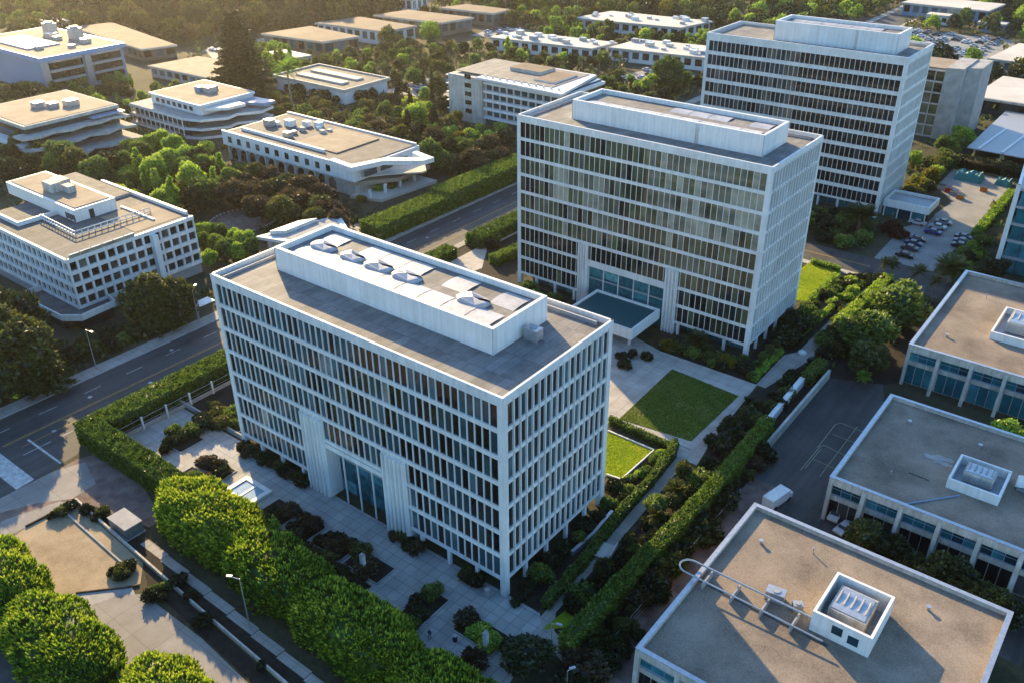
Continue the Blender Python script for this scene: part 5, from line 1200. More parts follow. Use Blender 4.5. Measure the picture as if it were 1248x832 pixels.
# ------------------------------------------------------------------ the big clipped trees near the camera
mound('big rounded clipped tree at the end of the plaza hedge, brightest of its row', (-43.0, -17.8), 10.4, 5.0, 7.6)
mound('second rounded clipped tree, joined to the first mound beside the plaza planters', (-26.0, -18.6), 10.2, 4.6, 7.2)
mound('third clipped tree of the plaza row, shaded behind the two people', (-9.4, -19.2), 11.0, 4.5, 7.2)
mound('last clipped tree of the plaza row, cut by the bottom picture edge', (8.6, -20.0), 10.6, 4.3, 7.0)
mound('large clipped tree at the lower picture corner beside the gravel bed', (-57.0, -43.4), 9.5, 4.9, 7.0)
mound('clipped tree beside the driveway, next to the large corner one', (-38.2, -44.0), 10.2, 4.9, 7.2)
mound('lowest clipped tree cut by the bottom picture edge beside the driveway', (-19.4, -40.4), 7.2, 4.4, 7.0)

# ------------------------------------------------------------------ single trees
plant('airy', 'lf_olive', (-110.5, -15.0), 17, 'wide dark spreading tree beside the street at the picture edge', wide=1.15, var=0)
plant('airy', 'lf_olive', (-111.2, 16.2), 13, 'spreading tree covering the corner of the punched window block', wide=.95, var=1)
plant('airy', 'lf_olive', (-107.8, 19.7), 12, 'slightly lower spreading tree on the street side of the punched window block', wide=.85, var=0)
plant('airy', 'lf_dark', (-116, -27), 17, 'dark tree added for street shade behind the wide spreading tree at the picture edge', wide=1.1, var=1)  # this tree and the next two are added to cast shade on the street
plant('airy', 'lf_dark', (-121, -9), 17, 'tall dark tree added for street shade behind the street lamp at the picture edge', wide=1.0, var=0)
plant('airy', 'lf_dark', (-131, -18), 17, 'dark tree added for street shade, deepest in the grove at the picture edge', wide=1.1, var=1)
plant('conifer', 'lf_olive', (-112.6, -12.6), 17, 'pointed olive conifer among the dark trees at the picture edge', wide=1.5, var=1)
plant('conifer', 'lf_olive', (-104.9, -11.4), 14, 'shorter pointed conifer beside the street lamp at the picture edge', wide=1.5, var=0)
plant('conifer', 'lf_olive', (-108.1, 16.6), 13.5, 'pointed conifer between the two spreading trees of the punched window block', wide=1.5, var=1)
plant('conifer', 'lf_dark', (-262, 156), 34, 'tall dark conifer rising above the low tan hall', wide=1.5, var=0)
plant('palm', 'lf_bright', (-228, 153), 18, 'lone tall palm in front of the white box building', wide=1.0, var=0)
plant('cypress', 'lf_dark', (-182, 185), 15.5, 'thin dark cypress beside the pale apartment block', wide=.8, var=0)
plant('round', 'lf_green', (18.4, 113.5), 9.8, 'large round clipped tree above the side path near the palms', wide=1.45, var=1)
plant('round', 'lf_green', (17.2, 98.0), 9.6, 'loose green tree below the large round one by the half sunlit roof building', wide=1.3, var=2)
plant('round', 'lf_olive', (20.0, 90.2), 7.0, 'low pale tree at the top of the asphalt court', wide=1.25, var=3)
plant('round', 'lf_dark', (13.0, 103.0), 4.6, 'dark tree squeezed between the side path hedge and the loose green tree', wide=1.2, var=0)
plant('round', 'lf_bright', (47.5, 77.5), 7.0, 'bright tree at the picture edge between the two gravel roofs', wide=1.2, var=0)
plant('datepalm', 'lf_bright', (20.5, 86.6), 2.6, 'short feather palm at the wall of the asphalt court', wide=1.1, var=0)
plant('datepalm', 'lf_olive', (-6.2, 160.7), 7.6, 'big drooping date palm in front of the farthest tower', wide=1.25, var=1)
plant('datepalm', 'lf_olive', (21.8, 142.6), 7.0, 'big date palm between the parking lot and the half sunlit roof building', wide=1.2, var=0)
for p, h, l in (((9.2, 132.4), 6.2, 'fan palm at the street corner, first of the four beside the side road'), ((10.9, 132.6), 6.6, 'fan palm close beside the corner palm, second of the four'), ((17.4, 129.6), 7.6, 'tallest fan palm, third of the four beside the side road'), ((21.4, 129.0), 6.4, 'fan palm nearest the half sunlit roof, fourth beside the side road')):
    plant('palm', 'lf_olive', p, h, l, 'fan palms beside the side road', var=random.randrange(2))
plant('round', 'lf_dark', (9.6, -8.2), 5.0, 'dark bushy tree at the bottom of the picture below the white pillars', wide=1.6, var=2)
plant('bush', 'lf_brown', (4.2, -11.9), 2.6, 'round brown bush on the near plaza paving', var=1)
plant('datepalm', 'lf_olive', (-10.9, 77.5), 4.6, 'feathery palm in the bed in front of the second tower', var=1)
plant('round', 'lf_bright', (-3.8, 254.2), 7.0, 'bright yellow green tree by the slab tower foot', wide=1.3, var=1)
plant('round', 'lf_green', (-6.7, 243.2), 6.0, 'green tree beside the bright one at the slab tower foot', wide=1.2, var=3)
plant('round', 'lf_bright', (-9.9, 221.3), 6.0, 'bright tree right beside the end wall of the farthest tower', wide=1.0, var=0)
plant('round', 'lf_dark', (29.4, 150.5), 5.5, 'round shrub tree at the foot of the glass building', wide=1.3, var=1)
plant('column', 'lf_bright', (-205, 262), 12, 'tall pale poplar standing over the parked cars behind the conifer', wide=1.1)
plant('airy', 'lf_green', (-121, 262), 15, 'tall loose tree over the roof edge of the second tower', wide=.9, var=0)
plant('cypress', 'lf_olive', (-205, 205), 9, 'slim hazy cypress at the start of the plantation', wide=1.2)

# ------------------------------------------------------------------ groups of plants
G_, B_, D_, O_, W_, Y_ = 'lf_green', 'lf_bright', 'lf_dark', 'lf_olive', 'lf_brown', 'lf_yellow'
cluster('leafy tree in the sunlit grove between the punched window block and the terraced block', 'sunlit grove trees', [('round', B_), ('round', G_), ('round', B_)], [(-214.9, 82.4), (-209.6, 75.7), (-212.7, 86.2), (-193.2, 74.8), (-186.3, 75.1), (-189.5, 68.1), (-172.1, 69.3), (-215.2, 75.7), (-201.8, 83.6), (-191.8, 80.7), (-184.2, 81.4)], (8, 11.5))
cluster('bright columnar tree rising from the sunlit grove', 'bright columnar trees', [('column', B_)], [(-200.5, 69.4), (-186.0, 62.5), (-177.7, 83.4), (-166.7, 59.1), (-180.7, 62.9), (-168.7, 74.5)], (8.5, 12))
cluster('yellow green tree beside the railed roof of the punched window block', 'yellow green trees', [('round', B_), ('round', Y_)], [(-167.3, 57.9), (-168.5, 63.5), (-165.4, 54.5)], (7, 9.5))
cluster('dark round tree at the lower edge of the sunlit grove', 'dark grove trees', [('round', D_), ('round', G_)], [(-160.3, 61.4), (-162.3, 66.4), (-176.3, 77.9), (-163.0, 76.1), (-189.3, 82.6), (-208.3, 68.5), (-208.4, 63.5), (-206.3, 58.4)], (7, 10))
cluster('brownish leafed tree in the mass in front of the arched building', 'brownish trees', [('round', W_), ('far', W_), ('round', O_)], [(-159.5, 78.7), (-149.4, 76.1), (-147.0, 79.5), (-138.8, 77.5), (-133.1, 78.5), (-126.9, 78.5), (-122.4, 78.9), (-158.2, 86.7), (-150.8, 86.9), (-141.1, 85.5), (-134.3, 85.6), (-164.8, 86.4), (-153.6, 73.0), (-153.5, 68.9), (-133.2, 70.8), (-140.1, 68.7), (-117.1, 75.5), (-122.4, 73.0)], (7, 9.5), 1.15)
cluster('sunlit bush between the punched window block and the round court', 'sunlit bushes by the round court', [('round', B_), ('round', G_)], [(-141.5, 51.9), (-138.7, 54.0), (-131.9, 53.6), (-131.6, 47.3), (-126.7, 52.2), (-134.9, 46.1), (-125.8, 41.6), (-126.9, 47.0), (-123.5, 48.2), (-122.7, 51.4)], (5, 7.5))
cluster('dark tree left of the terraced block front', 'dark trees at the picture edge', [('round', D_), ('round', G_), ('far', O_)], [(-242.2, 48.6), (-246.7, 55.7), (-238.1, 56.8), (-225.9, 41.1), (-222.5, 53.2), (-321.2, 84.8), (-307.3, 82.9), (-324.2, 95.3), (-216.2, 57.8), (-227.7, 49.3), (-224.7, 58.4)], (8, 11))
cluster('low shrub in the dry slope between the arched building and the white box', 'dry slope shrubs', [('bush', W_), ('bush', O_), ('bush', G_)], [(-235.8, 148.9), (-224.8, 148.1), (-215.5, 149.1), (-205.3, 149.6), (-196.2, 149.5), (-188.1, 150.2), (-185.9, 154.4), (-221.9, 141.6), (-211.2, 142.6), (-177.4, 150.2), (-178.1, 144.7), (-185.2, 144.6), (-217.6, 156.3), (-207.9, 156.1)], (2.2, 3.6), mass='distant_shrubs')
cluster('dark shrub against the white box wall', 'shrubs against the white box', [('bush', D_), ('round', D_)], [(-237.6, 164.7), (-227.8, 164.0), (-222.1, 165.0), (-215.6, 165.2), (-210.3, 173.6), (-209.9, 180.1), (-246.1, 166.7)], (3, 5))
cluster('hedge clump lining the far side of the white box drive', 'garden trees behind the apartment block', [('round', D_), ('round', G_), ('round', B_), ('column', D_), ('far', O_)], [(-202.2, 188.9), (-209.3, 203.8), (-189.3, 188.7), (-182.4, 172.9), (-190.0, 197.7), (-173.8, 182.0), (-178.1, 162.1), (-166.7, 159.8), (-160.1, 162.2), (-151.7, 160.8), (-192.5, 174.3), (-183.6, 160.8), (-172.7, 171.5), (-163.7, 151.9)], (6, 10))
cluster('dark rounded tree in the shadow mass below the apartment block', 'shadowed garden trees', [('round', D_), ('round', W_), ('round', D_), ('round', G_)], [(-148.7, 142.3), (-139.8, 139.9), (-131.3, 137.6), (-128.6, 141.8), (-121.9, 140.4), (-120.6, 145.5), (-122.3, 155.0), (-126.5, 129.0), (-119.3, 128.5), (-115.6, 131.2), (-113.9, 136.4), (-132.0, 128.9), (-139.9, 131.3), (-112.6, 141.3)], (7.5, 10.5))
cluster('sunlit leafy bush in the garden below the apartment block', 'sunlit garden bushes', [('round', B_), ('bush', B_), ('round', Y_)], [(-156.4, 159.0), (-148.8, 157.3), (-142.2, 155.1), (-155.9, 153.3), (-141.3, 160.5), (-157.5, 170.9), (-133.9, 168.2), (-188.3, 179.0), (-167.2, 169.1), (-143.9, 168.2), (-133.6, 161.4), (-162.9, 148.1)], (4, 6.5))
cluster('shrub at the foot of the prow building terrace', 'shrubs under the prow terrace', [('bush', B_), ('bush', G_), ('bush', Y_)], [(-134.6, 124.2), (-130.4, 123.5), (-136.1, 127.0), (-130.4, 104.4), (-129.3, 107.8), (-129.3, 95.9), (-130.3, 114.2)], (1.8, 2.8))
cluster('dark shrub by the street in front of the punched window block', 'street side shrubs', [('bush', D_), ('bush', G_), ('bush', O_)], [(-111.0, -3.0), (-111.2, -0.8), (-110.0, 1.8), (-109.9, 4.0), (-109.0, 6.8), (-109.6, 9.5), (-109.1, 12.1), (-108.5, 14.8), (-110.6, -6.0), (-108.6, 18.5), (-108.3, 22.1), (-113.7, 2.5), (-112.7, 7.6), (-111.0, -7.9)], (2.2, 3.6))
cluster('dark shrub in the planting strip between the plaza wall and the tower corner', 'strip shrubs', [('bush', D_), ('bush', O_), ('bush', G_)], [(-68.8, -8.1), (-69.4, -5.4), (-69.2, -3.1), (-69.1, -0.4), (-69.8, 3.0), (-71.4, -5.4), (-71.7, 0.2), (-72.8, 4.1), (-67.6, 4.0), (-68.3, -9.7), (-66.7, 1.4), (-65.1, 2.6)], (1.5, 2.6))
for i, p in enumerate(planters[:12]):
    x0, x1, y0, y1 = p[0][0], p[1][0], p[0][1], p[2][1]; R = random.Random(i)
    pts = [(R.uniform(x0 + .7, x1 - .7), R.uniform(y0 + .7, y1 - .7)) for _ in range(4 + i % 3)]
    cluster(['leafy bush in the planter beside the tower door path', 'small bush in the square planter by the fountain', 'low shrub in the planter opposite the glass entrance', 'dark shrub in the planter with the first white pillar', 'bush in the planter under the first rounded tree', 'bush in the small planter by the white rim crossing', 'bush in the rimmed planter nearest the second rounded tree', 'shrub in the shaded planter beside the second rounded tree', 'shrub in the long planter beside the two people', 'dark shrub in the planter with the second white pillar', 'bush in the outer planter by the bending hedge', 'bright bush in the planter beside the sunlit paving'][i],
            'planter shrubs %s' % ['by the door path', 'by the fountain', 'opposite the entrance', 'with the first pillar', 'under the first mound', 'by the rim crossing', 'near the second mound', 'beside the second mound', 'beside the people', 'with the second pillar', 'by the bending hedge', 'by the sunlit paving'][i], [('bush', [D_, G_, O_, W_, B_][R.randrange(5)]), ('bush', D_), ('bush', W_)], pts, (.9, 2.0), 1.25)
cluster('dark shrub against the glass foot of the nearest tower front', 'foundation shrubs', [('bush', D_), ('bush', W_), ('bush', O_)], [(x, -.9 + .3 * ((i * 7) % 3)) for i, x in enumerate((-57.5, -55.5, -53.8, -52, -50.2, -48.6, -47, -45.2, -43.6, -42.2, -21, -19.6, -17.6, -16.2, -6.5, -5))], (1.2, 2.2))
cluster('dark shrub in the bed along the nearest tower end wall', 'end wall shrubs', [('bush', D_), ('bush', G_), ('bush', D_)], [(1.2, 3), (1.4, 6), (.9, 9), (1.2, 12.5), (1.6, 16), (1.0, 19), (1.5, 22), (1.0, 25), (2.4, 27.5), (-.2, 29), (1.8, 30)], (1.2, 2.4))
cluster('bright shrub between the small bright lawn and the curving low hedge', 'lawn side shrubs', [('bush', G_), ('bush', B_), ('bush', D_)], [(.5, 33), (.9, 35.2), (1.0, 37.5), (1.1, 39.6), (1.2, 41.6), (.2, 31), (1.8, 36), (2.0, 40)], (1.1, 1.9))
cluster('dark shrub in the narrow bed between the garden path and the long hedge', 'path bed shrubs', [('bush', D_), ('bush', D_), ('bush', G_), ('bush', O_)], scatter([(8.2, 3), (11.4, 3), (11.8, 43), (7.6, 43)], 20, 1.4, 3), (1.4, 2.8))
cluster('small loose tree in the bed beside the garden path bend', 'path bed trees', [('round', O_), ('datepalm', O_), ('round', G_)], [(7.2, 38.5), (8.6, 33.0), (7.6, 28.5), (9.6, 30.5), (9.2, 26)], (3, 4.4))
cluster('dark clipped cone shrub along the lower garden path', 'cone shrubs', [('column', D_)], [(8.4, 8.6), (8.5, 10.2), (8.7, 11.8), (8.9, 13.2), (8.2, 7.0), (8.1, 3.6)], (2.4, 3.4), 1.1)
cluster('dark shrub between the big lawn path and the white screen wall', 'lawn edge shrubs', [('bush', D_), ('datepalm', D_), ('bush', O_), ('bush', D_)], scatter([(6.6, 48), (11.4, 48), (11.4, 86), (6.2, 73)], 22, 1.7, 5), (1.8, 3.2))
cluster('dark shrub beside the upper garden path', 'upper path shrubs', [('bush', D_), ('bush', G_), ('column', D_), ('bush', O_)], scatter([(9.0, 88), (13, 92), (9.6, 130), (8.6, 130)], 14, 1.4, 6) + [(11.5, 91), (12.2, 94), (11, 97)], (2.2, 4.0))
cluster('leafy shrub in the bed below the second tower windows', 'second tower bed shrubs', [('bush', G_), ('bush', D_), ('bush', O_), ('datepalm', G_), ('bush', Y_)], scatter([(-16.5, 74), (3.2, 74), (3.2, 80.4), (-16.5, 80.4)], 20, 1.4, 7), (1.1, 2.4))
cluster('leafy shrub along the end wall of the second tower', 'second tower end shrubs', [('bush', G_), ('round', O_), ('bush', D_), ('round', D_)], scatter([(-.6, 82), (2.4, 82), (3.2, 110), (-.6, 110)], 15, 1.5, 8), (1.6, 3.6))
cluster('dark clipped ball shrub beside the entrance canopy', 'canopy ball shrubs', [('bush', D_)], [(-21.2, 65.2), (-20.3, 67.9), (-17.5, 68.8), (-19.3, 63.4), (-40, 74), (-42.5, 76), (-45, 77), (-47, 75), (-50, 78)], (1.3, 2.2))
cluster('green shrub bank on the street side of the entrance canopy', 'canopy bank shrubs', [('round', D_), ('bush', G_)], scatter([(-58, 70), (-39, 70), (-39, 80), (-58, 80)], 15, 1.7, 9), (2, 3.2))
cluster('wild shrub between the long hedge and the service yard', 'service yard shrubs', [('bush', O_), ('bush', D_), ('round', O_), ('bush', W_)], scatter([(14.6, 2), (16.4, 2), (16.4, 54), (14.9, 54)], 18, 1.6, 10), (1.6, 3.4))
cluster('tangled dark shrub below the end of the long hedge near the street lamp', 'lower thicket shrubs', [('bush', D_), ('bush', O_), ('round', D_), ('bush', W_)], scatter([(13.9, -9), (21.8, -9), (21.8, 6), (14.4, 8)], 18, 1.4, 11), (1.6, 3.2))
cluster('pine like tree along the shaded building front', 'trees in front of the shaded building', [('round', O_), ('round', D_), ('airy', O_)], [(36.6, 39.6), (41.3, 38.6), (43.6, 38.4), (46.0, 37.6), (49.4, 39.2), (50.6, 37.8), (55.5, 37), (57, 36.4), (53.4, 36.8), (47.8, 39.4)], (4.2, 6.2))
cluster('low dark shrub between the two gravel roofed buildings', 'shrubs between the gravel roofs', [('bush', D_), ('bush', O_)], scatter([(29, 73.4), (46, 73.4), (46, 87), (29, 87)], 14, 2.4, 12), (1.2, 2.6))
cluster('dark shrub under the round tree by the half sunlit building', 'shrubs under the round tree', [('bush', D_), ('bush', O_), ('bush', G_)], scatter([(15, 90), (25, 91), (25, 129), (12, 129)], 14, 2.6, 13), (1.4, 2.6))
cluster('ornamental tree in the garden between the side road and the farthest tower', 'far tower garden trees', [('round', D_), ('bush', D_), ('bush', G_), ('round', O_)], scatter([(-40, 146), (1.6, 147), (1.6, 164), (-40, 168)], 30, 2.0, 14), (2, 4))
cluster('red leafed bush between the date palm and the parked cars', 'red leafed bushes', [('bush', 'lf_red')], [(-0.3, 163.9), (2.1, 164.3), (0.4, 166.5), (3.7, 162.1)], (2.2, 3))
cluster('shrub between the dry lawn hedge and the upper side path', 'shrubs by the upper side path', [('bush', G_), ('bush', D_), ('bush', B_)], scatter([(.8, 111), (6.2, 111), (6.2, 131), (.8, 131)], 18, 1.5, 51), (1.2, 2.4))
cluster('bright shrub beside the farthest tower end wall', 'shrubs by the far end wall', [('bush', B_), ('bush', Y_), ('round', G_), ('bush', O_)], scatter([(-4.6, 186), (4, 188), (-1, 228), (-5, 250)], 24, 2.4, 15), (2.4, 5))
cluster('shrub along the edge of the parking lot', 'parking lot shrubs', [('bush', G_), ('bush', B_), ('bush', D_)], scatter([(17.6, 148), (24, 150), (22, 174), (18.4, 176)], 14, 1.6, 16), (1.4, 2.6))
cluster('dark tree in the belt beyond the carport', 'trees beyond the carport', [('far', D_), ('far', G_), ('far', B_)], scatter([(-32, 282), (30, 282), (60, 420), (-30, 420)], 30, 5.5, 17), (5, 8), mass='distant_trees')
cluster('shrub in the beds between the first two towers on the street side', 'street side bed shrubs', [('bush', G_), ('round', D_), ('bush', O_)], scatter([(-76, 48), (-44, 48), (-44, 68), (-76, 82)], 18, 2.4, 50), (1.6, 3.4))
cluster('dark bush along the drive behind the second tower', 'shrubs behind the second tower', [('bush', G_), ('bush', D_), ('round', O_)], scatter([(-84, 84), (-63, 84), (-63, 132), (-86, 130)], 16, 3.0, 18), (1.6, 3.2))
cluster('shrub on the gravel bed corner', 'corner bed shrubs', [('bush', D_), ('bush', O_)], [(-67.5, -30.1), (-67.2, -28.9), (-67.3, -27.5), (-61.5, -24.9)], (1.0, 1.6))
cluster('dark low shrub in the middle of the gravel bed', 'gravel bed shrubs', [('bush', D_), ('bush', O_)], [(-48.2, -31.2), (-47.8, -30.1), (-47.5, -29.0), (-46.8, -31.0)], (1.1, 1.6))
cluster('dark low shrub at the top of the driveway', 'driveway shrubs', [('bush', D_), ('bush', G_)], [(-39.9, -30.6), (-40.2, -29.6), (-38.4, -29.8), (-39.6, -27.9)], (1.1, 1.7))
cluster('small round shrub against the long low white wall', 'low wall shrubs', [('bush', D_)], [(-29.7, -28.8), (-17.5, -29.0), (-64.3, -26.5), (-61.5, -26.0), (-39.1, -26.7), (-35.5, -27.2)], (1.1, 1.8))
# plantation rows and woods further out: each tree stands on its own
cluster('small tree or palm of the dense plantation behind the white box and the apartment block', 'plantation trees', [('far', O_), ('palm', O_), ('far', G_), ('far', B_), ('far', D_), ('palm', G_), ('far', O_)], scatter([(-262, 200), (-205, 200), (-150, 208), (-95, 215), (-92, 290), (-130, 290), (-175, 284), (-232, 276), (-270, 258)], 150, 4.4, 21), (5, 8), name='plantation_tree')
cluster('tree of the belt between the pale warehouses', 'trees between the warehouses', [('far', G_), ('far', D_), ('far', O_), ('far', B_)], scatter([(-262, 300), (-235, 298), (-175, 308), (-110, 328), (-95, 372), (-150, 360), (-225, 342), (-262, 345)], 70, 5, 22), (5, 9), name='plantation_tree')
cluster('tree of the wooded belt behind the tallest tower', 'trees behind the tallest tower', [('far', O_), ('far', G_), ('far', D_), ('far', B_)], scatter([(-160, 385), (-100, 380), (-92, 450), (-20, 455), (40, 440), (70, 560), (-60, 585), (-200, 520)], 110, 7.5, 23), (7, 12), mass='distant_trees')
cluster('tree of the belt behind the stepped brown sheds', 'trees behind the brown sheds', [('far', D_), ('far', O_), ('far', G_), ('round', Y_)], scatter([(-300, 345), (-230, 385), (-170, 385), (-210, 520), (-330, 430), (-345, 350)], 70, 7.5, 24), (9, 14), mass='distant_trees')
cluster('tall hazy tree in the dark wood behind the blue fascia block', 'tall dark wood trees', [('airy', D_), ('airy', O_), ('far', D_), ('airy', D_)], scatter([(-335, 232), (-332, 330), (-360, 345), (-470, 270), (-520, 215), (-430, 200), (-360, 232)], 60, 8, 25), (14, 20), .85, name='forest_tree')
cluster('hazy tree in the upper picture corner', 'trees in the upper corner', [('far', O_), ('far', G_), ('far', W_)], scatter([(-600, 190), (-440, 150), (-400, 160), (-440, 196), (-520, 225), (-600, 250)], 45, 8, 26), (8, 13), mass='distant_trees')
cluster('tree on the slope between the blue fascia block and the low tan hall', 'trees by the low tan hall', [('far', G_), ('far', D_), ('far', B_), ('column', B_)], scatter([(-325, 108), (-318, 144), (-270, 140), (-258, 96), (-284, 92), (-300, 100)], 26, 4.4, 27), (4, 7)) 
cluster('tree in front of the blue fascia block', 'trees under the blue fascia block', [('far', D_), ('far', O_)], scatter([(-330, 76), (-316, 104), (-290, 96), (-284, 60), (-320, 60)], 22, 5, 28), (6, 9))
cluster('poplar of the pale row beside the conifer', 'pale poplars', [('column', B_), ('column', G_)], [(-270, 178), (-274, 184), (-278, 190), (-266, 172), (-281, 197)], (10, 13), .9)
cluster('tree in the strip between the conifer and the brown sheds', 'trees before the brown sheds', [('far', G_), ('far', B_), ('far', O_)], scatter([(-300, 180), (-262, 178), (-262, 250), (-275, 214), (-328, 212)], 30, 5, 29), (4, 7))
cluster('shrub in the garden behind the terraced blocks', 'garden shrubs between terraced blocks', [('bush', G_), ('bush', D_), ('bush', B_), ('bush', W_)], scatter([(-228, 60), (-172, 50), (-172, 92), (-205, 98), (-226, 98)], 60, 3.0, 30), (2, 4.5), mass='distant_shrubs')
cluster('shrub on the ground around the white box and arched building', 'shrubs round the white box', [('bush', O_), ('bush', W_), ('bush', G_)], scatter([(-262, 132), (-170, 128), (-118, 128), (-112, 172), (-172, 200), (-208, 160), (-258, 162)], 60, 3.2, 31), (2, 4), mass='distant_shrubs')
# the wood beyond reads as one mass
ptsW = scatter([(-620, 250), (-480, 215), (-470, 275), (-345, 350), (-330, 440), (-200, 530), (-60, 600), (120, 560), (200, 900), (-900, 900), (-900, 400)], 420, 11, 40)
Qs, Ts = [], []
for x, y in ptsW:
    h = random.uniform(10, 17); n = 90; u = sph(n); P_ = u * np.array([5.5, 5.5, h * .46]) * rng.uniform(.75, 1.05, (n, 1)) + np.array([x, y, h * .55])
    Qs.append(leafquads(P_, u, 2.0, .3)); Ts.append(np.clip(.4 + rng.normal(0, .2) * .6 + rng.normal(0, .12, n), 0, 1))
tag(quadobj('woodland', np.concatenate(Qs), np.concatenate(Ts), M['lf_olive']), 'far hazy wood filling the top of the picture', 'wood', kind='stuff')
cluster('far belt tree', None, [('far', O_), ('far', G_), ('far', D_), ('far', B_), ('far', D_)], scatter([(-330, 345), (-260, 190), (-262, 330), (-160, 384), (-100, 330), (-92, 250), (-30, 255), (30, 300), (70, 480), (-60, 590), (-200, 530)], 230, 6.0, 41), (6, 12), 1.0, mass='distant_trees')
cluster('far belt tree', None, [('far', O_), ('far', W_), ('far', D_)], scatter([(-600, 200), (-430, 150), (-330, 180), (-330, 345), (-480, 280)], 90, 7.0, 42), (8, 14), 1.0, mass='distant_trees')
cluster('far belt tree', None, [('far', O_), ('far', D_), ('far', G_)], scatter([(-420, -120), (-112, -110), (-112, -40), (-136, -24), (-170, -2), (-290, 44), (-420, 60)], 110, 6.5, 43), (7, 12), 1.0, mass='distant_trees')
for nm, lab in (('distant_trees', 'far belts of trees along the top of the picture'), ('distant_shrubs', 'scrubby shrubs scattered on the slopes round the white buildings')):
    ks = [k for k in MASS if k[0] == nm]; mats = [M[k[1]] for k in ks]
    Q = np.concatenate([q for k in ks for q in MASS[k][0]]); T = np.concatenate([t for k in ks for t in MASS[k][1]])
    idx = np.concatenate([np.full(sum(len(q) for q in MASS[k][0]), i) for i, k in enumerate(ks)])
    o = quadobj(nm, Q, T, mats[0])
    for mt in mats[1:]: o.data.materials.append(mt)
    o.data.polygons.foreach_set('material_index', idx.astype(np.int32)); o.data.update()
    tag(o, lab, nm.split('_')[1], kind='stuff')
# blades of grass over the lawns
def blades(name, label, polys, mat):
    P_ = []
    for poly, k in polys:
        xs = [p[0] for p in poly]; ys = [p[1] for p in poly]
        q = np.column_stack([rng.uniform(min(xs), max(xs), k), rng.uniform(min(ys), max(ys), k), np.full(k, .05)]); P_.append(q[[inside(p, poly) for p in q]])
    P_ = np.concatenate(P_)
    T = np.clip(.45 + .2 * np.sin(P_[:, 0] * .45 + 1) * np.sin(P_[:, 1] * .37) + .06 * np.sign(np.sin((P_[:, 0] * .3 + P_[:, 1]) * 1.9)) + rng.normal(0, .14, len(P_)), 0, 1)
    tag(quadobj(name, leafquads(P_, np.tile([0, 0, 1.], (len(P_), 1)), .13, .5, 1.2, .5), T, M[mat]), label, 'grass', kind='stuff')
blades('grass', 'short bright grass of the two small lawns', [([(-10, 27.5), (-3.2, 31.6), (-.9, 32.3), (-.8, 42.3), (-10.2, 42.6)], 9000), ([(-9, 112), (-1, 112), (-.5, 133), (-9, 133)], 8000)], 'lf_grass')
blades('grass', 'short patchy grass of the big square lawn', [([(-10.6, 47.1), (3.2, 48.9), (3.5, 67.4), (-11.4, 68.4)], 17000)], 'lf_lawn')
# rough ground cover
def cover(name, label, xr, yr, n, per, size, spread, leaf, hh=.2):
    gp = np.column_stack([rng.uniform(*xr, n), rng.uniform(*yr, n), np.zeros(n)])
    dens = np.sin(gp[:, 0] * .11) * np.sin(gp[:, 1] * .13 + 1) + np.sin(gp[:, 0] * .037 + gp[:, 1] * .05)
    ok = dens > rng.uniform(-1.8, .8, n)
    for a, b, c_, d_ in KEEP: ok &= ~((gp[:, 0] > a - .6) & (gp[:, 0] < b + .6) & (gp[:, 1] > c_ - .6) & (gp[:, 1] < d_ + .6))
    for a, b, c_, d_ in [(-70, 70, 129.5, 148), (-11, 1, 110, 135), (-42, 8, 26, 74), (3.9, 9.4, 72, 133), (14.5, 30, 45, 89), (-62, -38, 22, 82), (-40, -20, 68, 82), (-64, 31, -5, 27), (-90, -60, 58, 112)]: ok &= ~((gp[:, 0] > a) & (gp[:, 0] < b) & (gp[:, 1] > c_) & (gp[:, 1] < d_))
    ok &= ((gp[:, 0] + 145) ** 2 + (gp[:, 1] - 66) ** 2) > 95
    gp = gp[ok]; idx = np.repeat(np.arange(len(gp)), per); P_ = gp[idx] + rng.normal(0, 1, (len(idx), 3)) * np.array([spread, spread, hh * 2]); P_[:, 2] = np.abs(P_[:, 2]) + .05
    T = np.clip(.4 + .18 * np.sin(gp[idx][:, 0] * .3 + gp[idx][:, 1] * .23) + rng.normal(0, .15, len(P_)), 0, 1)
    tag(quadobj(name, leafquads(P_, np.tile([0, 0, 1.], (len(P_), 1)), size, .3), T, M[leaf]), label, 'ground cover', kind='stuff')
cover('ground_cover', 'rough ground cover on the slopes across the street', (-285, -106), (-45, 205), 16000, 6, .6, .55, 'lf_olive', .3)
cover('scrub', 'rough scrub between the far sheds, warehouses and lots', (-620, 80), (180, 600), 15000, 4, 1.5, 1.5, 'lf_olive', .7)
cover('undergrowth', 'low undergrowth in the beds round the towers', (-63, 30), (84, 300), 5000, 5, .55, .5, 'lf_green', .3)
# ------------------------------------------------------------------ street furniture and small things
def lamp(label, p, h, arm, rz):
    r = thing('street_lamp', label, 'street lamp', (p[0], p[1], 0), 'street lamps', rz)
    a = MB().tube((0, 0, 0), (0, 0, h), .11, .06, 8).make('pole', M['metal']); a.parent = r
    a = MB().tube((0, 0, h - .1), (arm, 0, h + .25), .05, .04, 6).make('arm', M['metal']); a.parent = r
    a = MB().box(arm - .15, arm + .65, -.17, .17, h + .2, h + .36).make('lamp_head', M['metal']); a.parent = r
    a = MB().tube((0, 0, 0), (0, 0, .35), .2, .16, 8).make('base', M['concrete']); a.parent = r
lamp('thin street lamp against the rounded trees beside the service walk', (-24.4, -25.4), 9.0, -1.6, .5)
lamp('street lamp across the street by the wide spreading tree', (-104.2, -1.6), 9.0, 2.0, 0)
lamp('street lamp across the street by the spreading tree at the block corner', (-104.0, 22.6), 8.0, 1.8, 2.2)
lamp('small lamp rising from the thicket at the end of the long hedge', (11.0, -4.4), 6.0, .8, .2)
